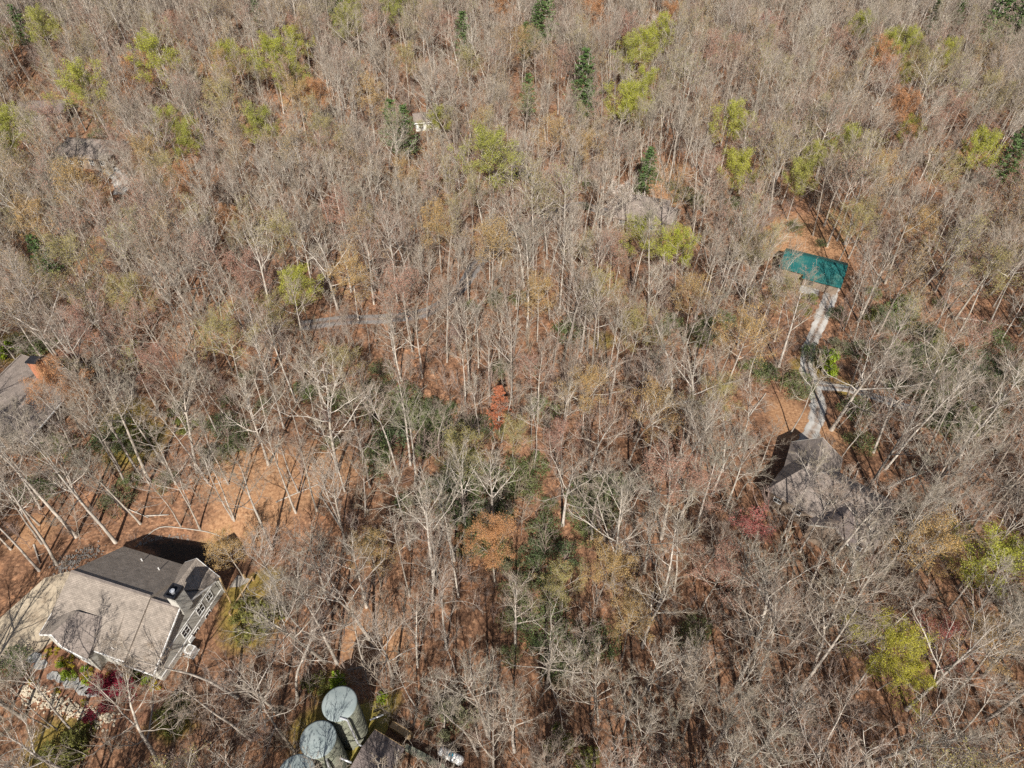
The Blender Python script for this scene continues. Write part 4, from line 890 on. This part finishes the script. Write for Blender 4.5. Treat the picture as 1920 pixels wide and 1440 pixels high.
# ------------------------------------------------------------------ shrubs
def gen_shrub(seed, rad, H, n, leaf, kind, lobes=9):
    g = np.random.default_rng(seed); st = []; cs = []
    for i in range(lobes):
        a = g.uniform(0, 6.28); rr = rad * math.sqrt(g.uniform(0, 1)) * .95; h = H * (.95 - .45 * (rr / rad) ** 2) * g.uniform(.6, 1.05)
        tip = np.array([rr * math.cos(a), rr * math.sin(a), h]); mid = tip * (.45, .45, .5) + g.normal(0, .1, 3)
        st.append(np.array([[0, 0, -.2], mid * .5, mid, tip * (.8, .8, .8), tip]))
        k = n // lobes; p = g.normal(0, 1, (k, 3)); p /= np.linalg.norm(p, axis=1, keepdims=True); p *= (g.uniform(.35, 1, (k, 1)) ** .5) * np.array([rad * .36, rad * .36, H * .2]) * g.uniform(.6, 1.3)
        q = tip - (0, 0, H * .22) + p; q[:, 2] = np.maximum(q[:, 2], .08); cs.append(q)
    sv, sf = sweep(np.array(st), np.tile(np.linspace(.05, .015, 5), (lobes, 1)), 5)
    lv, lf = leaf_quads(g, np.concatenate(cs), leaf, flat=.4, jit=.03)
    return mesh_from('stems', sv, sf, [M_BRUSH], True), mesh_from('foliage', lv, lf, [M_LEAF[kind]])
SHR = {'evergreen': [gen_shrub(70 + k, 2.9, 3.8, 1900, .12, 'evergreen', 26) for k in range(5)], 'bright': [gen_shrub(80 + k, .9, 1.7, 700, .11, 'bright') for k in range(2)],
       'mossy': [gen_shrub(84 + k, 1.9, 2.6, 1500, .12, 'mossy', 12) for k in range(2)], 'gold': [gen_shrub(88, .8, 1.2, 500, .1, 'gold')], 'sage': [gen_shrub(90, 1.8, 3, 1500, .11, 'sage', 12)]}
SPHR = {'evergreen': 'dark evergreen shrub', 'bright': 'bright lime green shrub', 'mossy': 'mossy olive green shrub', 'gold': 'small golden shrub', 'sage': 'pale sage green shrub'}
def shrub(kind, u, v, s=1.0, h=1.5):
    if kind == 'evergreen' and 930 < u < 1115 and 940 < v < 1290: s *= .86; u = 1015 + (u - 1015) * 1.3 + random.uniform(-15, 15)
    vs_ = SHR[kind]; st, fo = vs_[len(PLACED) % len(vs_)]; x, y = at(u, v, h * s); keep_seen(x, y, tz(x, y) + h * s, 2.4 * s, .38)
    r = empty('garden_shrub' if kind in ('gold', 'bright') else 'evergreen_shrub' if kind == 'evergreen' else 'leafy_shrub', (x, y, tz(x, y)), random.uniform(0, 6)); k = random.uniform(.85, 1.15); r.scale = (s * k, s * k, s * random.uniform(.85, 1.25))
    tag(r, None, 'shrub', 'small garden shrubs' if kind in ('gold', 'bright') else 'evergreen and leafy shrubs under the trees')
    link('stems', st, r); link('foliage', fo, r)
    TO_LABEL.append((r, SPHR[kind], x, y)); PLACED.append((x, y, 1.0 * s)); return r
for u, v, s in [(430, 810, .9), (445, 830, .7), (800, 800, .9), (790, 780, .8), (812, 760, .8), (705, 850, .9), (708, 870, .8), (760, 740, .9), (740, 755, .8), (690, 735, .8), (580, 735, .7), (850, 960, .9), (890, 965, 1), (930, 950, 1), (960, 975, 1), (1010, 990, 1), (1040, 1040, 1.1), (1000, 1060, 1.0),
                (1080, 1000, .9), (980, 1100, 1), (1020, 1110, 1.0), (1030, 1160, 1.1), (1055, 1190, 1), (1060, 1235, 1), (1030, 1260, .8), (1000, 1180, .9), (990, 1140, .9), (1095, 1200, .9), (1130, 950, .8), (1155, 915, .9), (960, 890, 1), (990, 910, .9), (920, 900, .9), (870, 920, .8), (900, 1000, .9), (950, 1030, 1), (1060, 960, .9), (1110, 920, .8),
                (1310, 625, 1), (1325, 615, .9), (1420, 690, 1), (1440, 700, .9), (1500, 715, 1), (1495, 730, .8), (1680, 655, 1.1), (1705, 665, 1.1), (1735, 665, 1.1), (1765, 690, 1.1), (1800, 685, 1), (1820, 700, 1), (1750, 745, 1), (1775, 765, 1), (1790, 795, 1), (1815, 780, 1.0), (1845, 700, .9), (1905, 690, 1), (1885, 700, .8), (1660, 600, .9), (1650, 585, .8),
                (220, 800, .8), (310, 900, .7), (215, 935, .8), (60, 920, .9), (90, 910, .8), (1605, 765, 1), (1615, 830, .8), (1210, 312, .8), (1225, 330, .8), (1290, 370, 1.2), (1310, 375, 1.0), (1200, 358, .9), (1490, 425, .8), (1525, 240, .8), (1540, 456, .5), (55, 655, .9), (75, 645, .9), (30, 640, .8), (730, 730, .8), (840, 770, .8), (880, 800, .8), (1240, 620, .7), (930, 560, .7), (770, 235, .9), (1420, 480, .7), (1380, 380, .8), (1290, 1195, .7), (1310, 1175, .7), (1570, 590, .7), (1530, 660, .9), (1760, 790, .9), (1260, 350, .7),
                (100, 340, .9), (110, 470, 1), (95, 500, .9), (180, 250, .8)]:
    shrub('evergreen', u, v, s)
g_ = np.random.default_rng(77)
for pu, pv, su, sv, n_ in [(990, 980, 70, 60, 5), (1020, 1170, 50, 60, 4), (890, 890, 70, 50, 7), (800, 790, 60, 50, 12), (860, 850, 50, 40, 7), (700, 760, 50, 50, 7), (1730, 680, 60, 35, 14), (1830, 740, 60, 40, 12), (1140, 930, 40, 40, 6), (1680, 610, 60, 30, 6), (1330, 620, 40, 30, 5), (250, 830, 60, 50, 6), (420, 800, 40, 40, 5), (1060, 330, 80, 40, 5), (1880, 640, 30, 30, 4), (960, 620, 60, 60, 5)]:
    for _ in range(n_): shrub('evergreen', g_.normal(pu, su), g_.normal(pv, sv), g_.uniform(.5, 1.05))
shrub('evergreen', 18, 1247, .75, 1.2)
for u, v, s in [(625, 1272, 1.2), (712, 1307, .8), (1548, 682, 2.4), (1560, 660, 1.8), (112, 1250, .6), (125, 1262, .75), (135, 1266, .6), (158, 1275, .7), (160, 1255, .65), (256, 1262, .8), (275, 1270, .8), (1835, 775, 1.6), (1820, 800, 1.5), (1755, 640, 1.3), (15, 650, 2.0), (5, 655, 2.0)]: shrub('bright', u, v, s, .9)
for u, v, s in [(113, 1240, .8), (133, 1240, .9), (163, 1262, .8), (60, 1275, .5), (107, 1294, .5), (90, 1222, .6), (85, 1228, .5), (104, 1220, .5), (154, 1318, .6), (290, 1282, .9), (185, 1268, .5), (203, 1267, .5), (198, 1278, .5), (205, 1272, .4)]: shrub('gold', u, v, s, .6)
for u, v, s in [(130, 1390, 1.3), (110, 1410, 1.2), (325, 1335, 1.1), (310, 1350, 1.0), (470, 1165, 1.3), (500, 1150, 1.2), (450, 1140, .9), (1045, 1390, 1.0), (1100, 1420, .9), (870, 855, 1.2), (855, 880, 1.1), (240, 810, 1.2), (330, 760, 1.0), (345, 790, 1), (590, 1280, .8), (1700, 560, 1.0), (1640, 545, .9), (1320, 640, .9), (1640, 590, 1.0), (1522, 558, .8), (1512, 575, .8)]: shrub('mossy', u, v, s)
for u, v, s in [(835, 1345, 1.3), (860, 1335, 1.1), (1110, 900, 1), (490, 760, .9), (620, 830, .9), (395, 850, 1), (1015, 1010, 1.0), (970, 1150, .9), (940, 1060, .9), (700, 1010, .9), (1570, 640, 1)]: shrub('sage', u, v, s)

# ------------------------------------------------------------------ bare trees
road_pts = np.concatenate([r_[:, :2] for r_ in ROADS])
CLEAR = [(x, y, r_) for x, y, r_ in [(*at(480, 930), 5), (*at(430, 1000), 6), (*at(560, 870), 4), (*at(1480, 800), 5), (*at(1540, 800), 3.5), (*at(1250, 345), 7), (*at(1520, 450), 6), (*at(1480, 455), 6), (*at(255, 830), 6), (*at(440, 1110), 5), (*at(20, 1180), 9), (*at(30, 1120), 7),
         (*at(640, 1300), 3), (*at(500, 390), 6), (*at(1590, 740), 3), (*at(1550, 640), 2.5), (*at(200, 1260), 5), (*at(120, 1290), 6), (*at(340, 1170), 5)]]
# trunks one can pick out in the photograph: base pixel, variant, scale, tilt (x, y)
EXPL = [(112, 885, 3, .8), (60, 905, 5, .85), (22, 890, 8, .9), (150, 870, 0, .75), (1175, 440, 8, .9), (1240, 425, 3, .85), (1470, 1000, 3, .85), (1500, 1035, 5, .95), (1560, 1050, 0, .85), (1600, 1060, 10, .8), (1640, 1045, 4, .9), (1545, 1010, 8, 1.0), (1660, 985, 3, .85), (47, 1349, 1, .8), (92, 1364, 8, .9), (108, 1368, 8, .8), (140, 1374, 3, .85), (20, 1330, 9, .8), (-60, 1330, 6, .8), (-20, 1250, 8, .9), (217, 1017, 0, 1.0), (143, 1007, 1, 1.0), (107, 1059, 7, .95), (74, 1070, 4, .9), (339, 987, 8, .9), (376, 994, 3, .85), (437, 974, 8, 1.0), (538, 1158, 4, .9), (610, 1241, 1, .95), (632, 1245, 7, .9), (556, 1313, 9, .9), (524, 1342, 6, .75),
        (310, 1446, 6, .85), (150, 1450, 2, .8), (837, 1217, 7, .85), (735, 1287, 2, .8), (782, 1332, 8, .8), (832, 1375, 8, .9), (915, 1380, 0, .9), (897, 1417, 9, .75), (1121, 1358, 5, .95), (1108, 1358, 8, 1.0), (1061, 1433, 9, .8), (965, 1410, 2, .75), (918, 1386, 3, .8),
        (1184, 1438, 3, .9), (1192, 1440, 9, .8), (1238, 1438, 5, .9), (1590, 1442, 1, .95), (1520, 1433, 3, .9), (778, 912, 7, .85), (747, 892, 4, .9), (694, 914, 9, .8), (633, 884, 6, .95), (555, 962, 3, 1.0), (439, 976, 5, .9), (872, 989, 2, .8), (511, 1030, 12 % 12, .9),
        (1558, 807, 6, 1.05), (1481, 814, 8, 1.05), (1570, 803, 8, .9), (1603, 800, 4, .9), (1208, 347, 7, 1.0), (1251, 362, 4, 1.0), (1263, 325, 8, 1.1), (1275, 352, 5, 1.0), (1228, 350, 8, .9), (1279, 345, 3, 1.0), (1524, 442, 3, .95), (1569, 452, 4, .95), (1584, 458, 8, 1.0), (1605, 460, 3, 1), (1550, 463, 8, .9),
        (925, 985, 10, .8), (1055, 985, 6, .8), (1110, 1010, 2, .85), (1000, 880, 8, 1), (940, 830, 5, .9), (1240, 1010, 6, .85), (1300, 1010, 10, .85), (280, 905, 1, .95), (262, 890, 0, .95), (235, 905, 7, .85), (225, 880, 4, .9), (330, 910, 8, 1), (390, 905, 3, .9),
        (75, 985, 4, .8), (1380, 1290, 2, .95), (1330, 1420, 10, .8), (1420, 1200, 6, .9), (1480, 1320, 1, .9), (1700, 1330, 6, .85), (1760, 1260, 2, .9), (1850, 1350, 0, .95), (1640, 1110, 10, .9), (1690, 1010, 1, .9), (1760, 900, 0, 1), (1660, 880, 4, 1), (1690, 840, 7, 1), (1800, 860, 2, .95), (1880, 800, 6, .9)]
POS = [(*at(u, v), k % 12, s) for u, v, k, s in EXPL]
# shared grid for quick distance tests
cell = {}
def put(x, y, r_): cell.setdefault((int(x // 6), int(y // 6)), []).append((x, y, r_))
def free(x, y, r_):
    i, j = int(x // 6), int(y // 6)
    for a in (-1, 0, 1):
        for b in (-1, 0, 1):
            for px_, py_, pr in cell.get((i + a, j + b), ()):
                if (px_ - x) ** 2 + (py_ - y) ** 2 < (r_ + pr) ** 2: return False
    return True
for x, y, k, s in POS: put(x, y, 1.6)
for x, y, r_ in PLACED: put(x, y, min(r_, 2.0) * .8)
ko = np.array(KEEP_OUT + CLEAR)
def blocked(x, y, margin=0.0):
    if (np.hypot(ko[:, 0] - x, ko[:, 1] - y) < ko[:, 2] + margin).any(): return True
    return (np.abs(road_pts - (x, y)).sum(1) < 2.4 + margin).any()
# sight lines the photograph keeps open: nothing tall stands where it would cover these
OPEN_VIEW += [(235, 1160, 180, 115), (70, 1150, 75, 90), (130, 1290, 120, 50), (640, 1370, 75, 90), (745, 1400, 60, 50), (1520, 780, 62, 95), (1508, 845, 40, 26), (1540, 499, 52, 34), (1560, 550, 28, 36), (1510, 650, 30, 40), (1600, 735, 60, 22), (470, 925, 80, 70), (1525, 862, 34, 22), (1250, 345, 48, 45), (1205, 375, 30, 30, .6), (165, 268, 40, 24, .92), (55, 745, 95, 70), (212, 335, 22, 24, .6), (798, 218, 14, 12), (340, 1010, 60, 30), (480, 1130, 45, 40), (845, 1418, 40, 22)]
OV = np.array([(*o_, .93) if len(o_) == 4 else o_ for o_ in OPEN_VIEW])
def covers(x, y, H, strict):
    z = tz(x, y); p = 0.0
    for q in (.5, .7, .9):
        u, v, zc = project(x, y, z + H * q)
        if y > OV_Y0: pass
        hit = ((u - OV[:, 0]) / OV[:, 2]) ** 2 + ((v - OV[:, 1]) / OV[:, 3]) ** 2 < strict
        if hit.any(): p = max(p, OV[hit, 4].max())
    return random.random() < p
OV_Y0 = 1e9
CAND = []
gy = 8.0
while gy < 430:
    halfw = min(70 + gy * .82, 320)
    gx = -halfw
    while gx < halfw:
        CAND.append((gx + random.uniform(-1.9, 1.9), gy + random.uniform(-1.9, 1.9))); gx += 3.6
    gy += 3.6
random.shuffle(CAND)
for x, y in CAND:
    if random.random() < (.2 if y < 75 else .12 if y < 120 else .06) or blocked(x, y): continue
    tall = 15 < x < 130 and 75 < y < 210
    k = random.choices(range(12), [1, 3, 0, 4, 6, 1, 0, 6, 5, 2, 2, 3] if tall else [3, 3, 3, 3, 2, 3, 3, 2, 3, 3, 3, 3])[0]; s = random.triangular(.5, 1.0, .82)
    if not free(x, y, 1.3): continue
    H = SPECS[k]['H'] * s
    if covers(x, y, H, 1.0): continue
    put(x, y, 1.3); POS.append((x, y, k, s))
def in_frame(x, y, z):
    u, v, zc = project(x, y, z); return -20 < u < 1940 and -20 < v < 1460
score = []
for i, (x, y, k, s) in enumerate(POS):
    z = tz(x, y); H = SPECS[k]['H'] * s
    vis = in_frame(x, y, z + H * .8) or in_frame(x, y, z + H * .4)
    score.append((math.sqrt(x * x + y * y + 75 * 75) / (.5 + .5 * s) if vis else 1e6 + y, i))
score.sort()
near = [i for sc_, i in score if sc_ < 1e6][:300]; near_set = set(near)
SHAPE = ['bare grey tree', 'tall bare grey tree', 'broad bare grey tree', 'slim bare tree', 'tall slim bare tree', 'small crooked bare tree', 'large spreading bare tree', 'tall straight bare tree', 'thin pole-like bare tree', 'leaning bare grey tree', 'dense upright bare tree', 'slim leaning bare tree']
def tilt(): return random.gauss(0, .05), random.gauss(0, .05), random.uniform(0, 6.283)
for i in near:
    x, y, k, s = POS[i]; r = empty('bare_tree', (x, y, tz(x, y))); r.rotation_euler = tilt(); r.scale = (s, s, s)
    tag(r, None, 'tree', 'bare hardwood trees of the near woods')
    link('trunk', TREES[k][0], r); link('crown', TREES[k][1], r)
    TO_LABEL.append((r, SHAPE[k], x, y))
label_all()
def joined(name, tr_, cr_):
    n = len(tr_[0]); mi = np.concatenate([np.zeros(len(tr_[1])), cr_[2]])
    return mesh_from(name, np.concatenate([tr_[0], cr_[0]]), np.concatenate([tr_[1], cr_[1] + n]), [M_BARK, M_TWIG], True, mi)
FARV = []
for k, s in enumerate(SPECS):
    tr_, cr_, _ = gen_tree(**dict(s, n3=6, n4=3, thick=1.2)); FARV.append(joined('far_tree', tr_, cr_))
for kk, (k, col_, keep_, sz_) in enumerate([(0, 'rust', .4, .085), (2, 'ochre', .4, .085), (10, 'olive', .5, .08), (6, 'rust', .3, .08), (7, 'green', .22, .08)]):
    tr_, cr_, tips_ = gen_tree(**dict(SPECS[k], seed=200 + kk, n3=6, n4=3, thick=1.3)); g = np.random.default_rng(kk + 5)
    v_, f_ = leaf_quads(g, tips_[g.random(len(tips_)) < keep_], sz_, jit=.25); n = len(tr_[0]); n2_ = n + len(cr_[0])
    FARV.append(mesh_from('far_tree', np.concatenate([tr_[0], cr_[0], v_]), np.concatenate([tr_[1], cr_[1] + n, f_ + n2_]), [M_BARK, M_TWIG, M_LEAF[col_]], True, np.concatenate([np.zeros(len(tr_[1])), cr_[2], np.full(len(f_), 2)])))
rest = [i for i in range(len(POS)) if i not in near_set]
for i in rest:
    if random.random() < .3: POS[i] = (*POS[i][:2], random.choices(range(12, 17), [3, 3, 3, 2, 1])[0], POS[i][3])
o = instancer('far_woodland', FARV, [(POS[i][0], POS[i][1], tz(POS[i][0], POS[i][1])) for i in rest], [tilt() for _ in rest], [POS[i][3] * random.uniform(.9, 1.05) for i in rest], [POS[i][2] for i in rest])
tag(o, 'distant mass of bare grey-brown hardwood trees covering the hills', 'woodland', kind='stuff')

# understorey saplings and brush
SAP = []
for k in range(5):
    tr_, cr_, _ = gen_tree(seed=100 + k, H=7.5, fork=.25, n1=9, spread=1.9, tr=.055, n2=5, n3=4, n4=0, wob=.1, lean=.08, thick=.8)
    n = len(tr_[0]); SAP.append(mesh_from('sapling', np.concatenate([tr_[0], cr_[0]]), np.concatenate([tr_[1], cr_[1] + n]), [M_BRUSH], True))
for k in range(3):
    g = np.random.default_rng(130 + k); nst = 9
    a = g.uniform(0, 6.28, nst); D = np.stack([np.cos(a) * .5, np.sin(a) * .5, np.ones(nst)], 1); D /= np.linalg.norm(D, axis=1, keepdims=True)
    A = grow(g, np.zeros((nst, 3)), D, g.uniform(1.2, 2.6, nst), 5, .1, .12); AR = np.tile(np.linspace(.022, .007, 5), (nst, 1))
    B, BR = spawn(g, A, AR, 6, .25, 1, 25, 60, .5, 4, .2, .12, .7, .008)
    v1, f1 = sweep(A, AR, 3); v2, f2 = sweep(B, BR, 3)
    SAP.append(mesh_from('bush', np.concatenate([v1, v2]), np.concatenate([f1, f2 + len(v1)]), [M_BRUSH], True))
pts = []; rots = []; scl = []; ids = []
for _ in range(19000):
    y = 8 + 300 * random.random() ** 1.25; x = random.uniform(-1, 1) * (70 + y * .75)
    small = random.random() < .45
    if blocked(x, y, -1.5 if small else 0) : continue
    if y < 160 and not small and covers(x, y, 6, .8): continue
    cl = math.sin(x * .09 + 1) * math.cos(y * .083) + .5 * math.sin(x * .21 + y * .17)
    if cl < -.2 and random.random() < .6: continue
    if y < 75 and random.random() < .5: continue
    pts.append((x, y, tz(x, y))); rots.append((random.gauss(0, .08), random.gauss(0, .08), random.uniform(0, 6.28))); scl.append(random.uniform(.5, 1.15)); ids.append(random.randrange(5, 8) if small else random.randrange(5))
o = instancer('understorey_brush', SAP, pts, rots, scl, ids)
tag(o, 'tangle of thin brown saplings and leafless brush under the trees', 'brush', kind='stuff')

# ------------------------------------------------------------------ fallen logs
def log(u, v, L, ang, r0, label):
    x, y = at(u, v); g = np.random.default_rng(int(u)); d = np.array([math.cos(ang), math.sin(ang)])
    P = [(x + d[0] * t * L, y + d[1] * t * L, tz(x + d[0] * t * L, y + d[1] * t * L) + r0 * .8 + .15 * t) for t in np.linspace(-.5, .5, 6)]
    m = MB(); m.tube(P, list(np.linspace(r0, r0 * .5, 6)), 8)
    q = P[3]; m.tube([q, (q[0] - d[1] * 1.2 + d[0] * .8, q[1] + d[0] * 1.2 + d[1] * .8, q[2] + .7)], [r0 * .4, r0 * .15], 5)
    tag(m.build('fallen_log', M_BARK, smooth=True), label, 'log', 'fallen logs on the leaf litter')
log(295, 967, 3.5, .05, .13, 'short pale fallen log on the slope above the tan-roofed house')
log(70, 1040, 4.0, -.9, .14, 'fallen log on the bank left of the tan-roofed house')
log(560, 925, 7, .5, .13, 'long thin fallen log in the leaf-strewn clearing')
log(1850, 605, 12, -.35, .2, 'long fallen trunk on open ground at the right edge')
log(1600, 905, 5, 1.0, .15, 'fallen log lying right of the brown-roofed house')
log(1180, 1330, 6, 1.2, .12, 'thin fallen log among trunks at the bottom centre')
log(1420, 760, 7, .9, .14, 'fallen log in the brush left of the drive fork')
log(250, 960, 6, -.4, .12, 'thin fallen log under the trees above the tan-roofed house')
log(620, 960, 8, 2.2, .15, 'fallen trunk below the evergreen thicket right of the clearing')
log(1700, 900, 8, .4, .16, 'long fallen log in shade right of the brown-roofed house')
log(690, 1250, 5, .2, .13, 'fallen log on the slope above the water tanks')
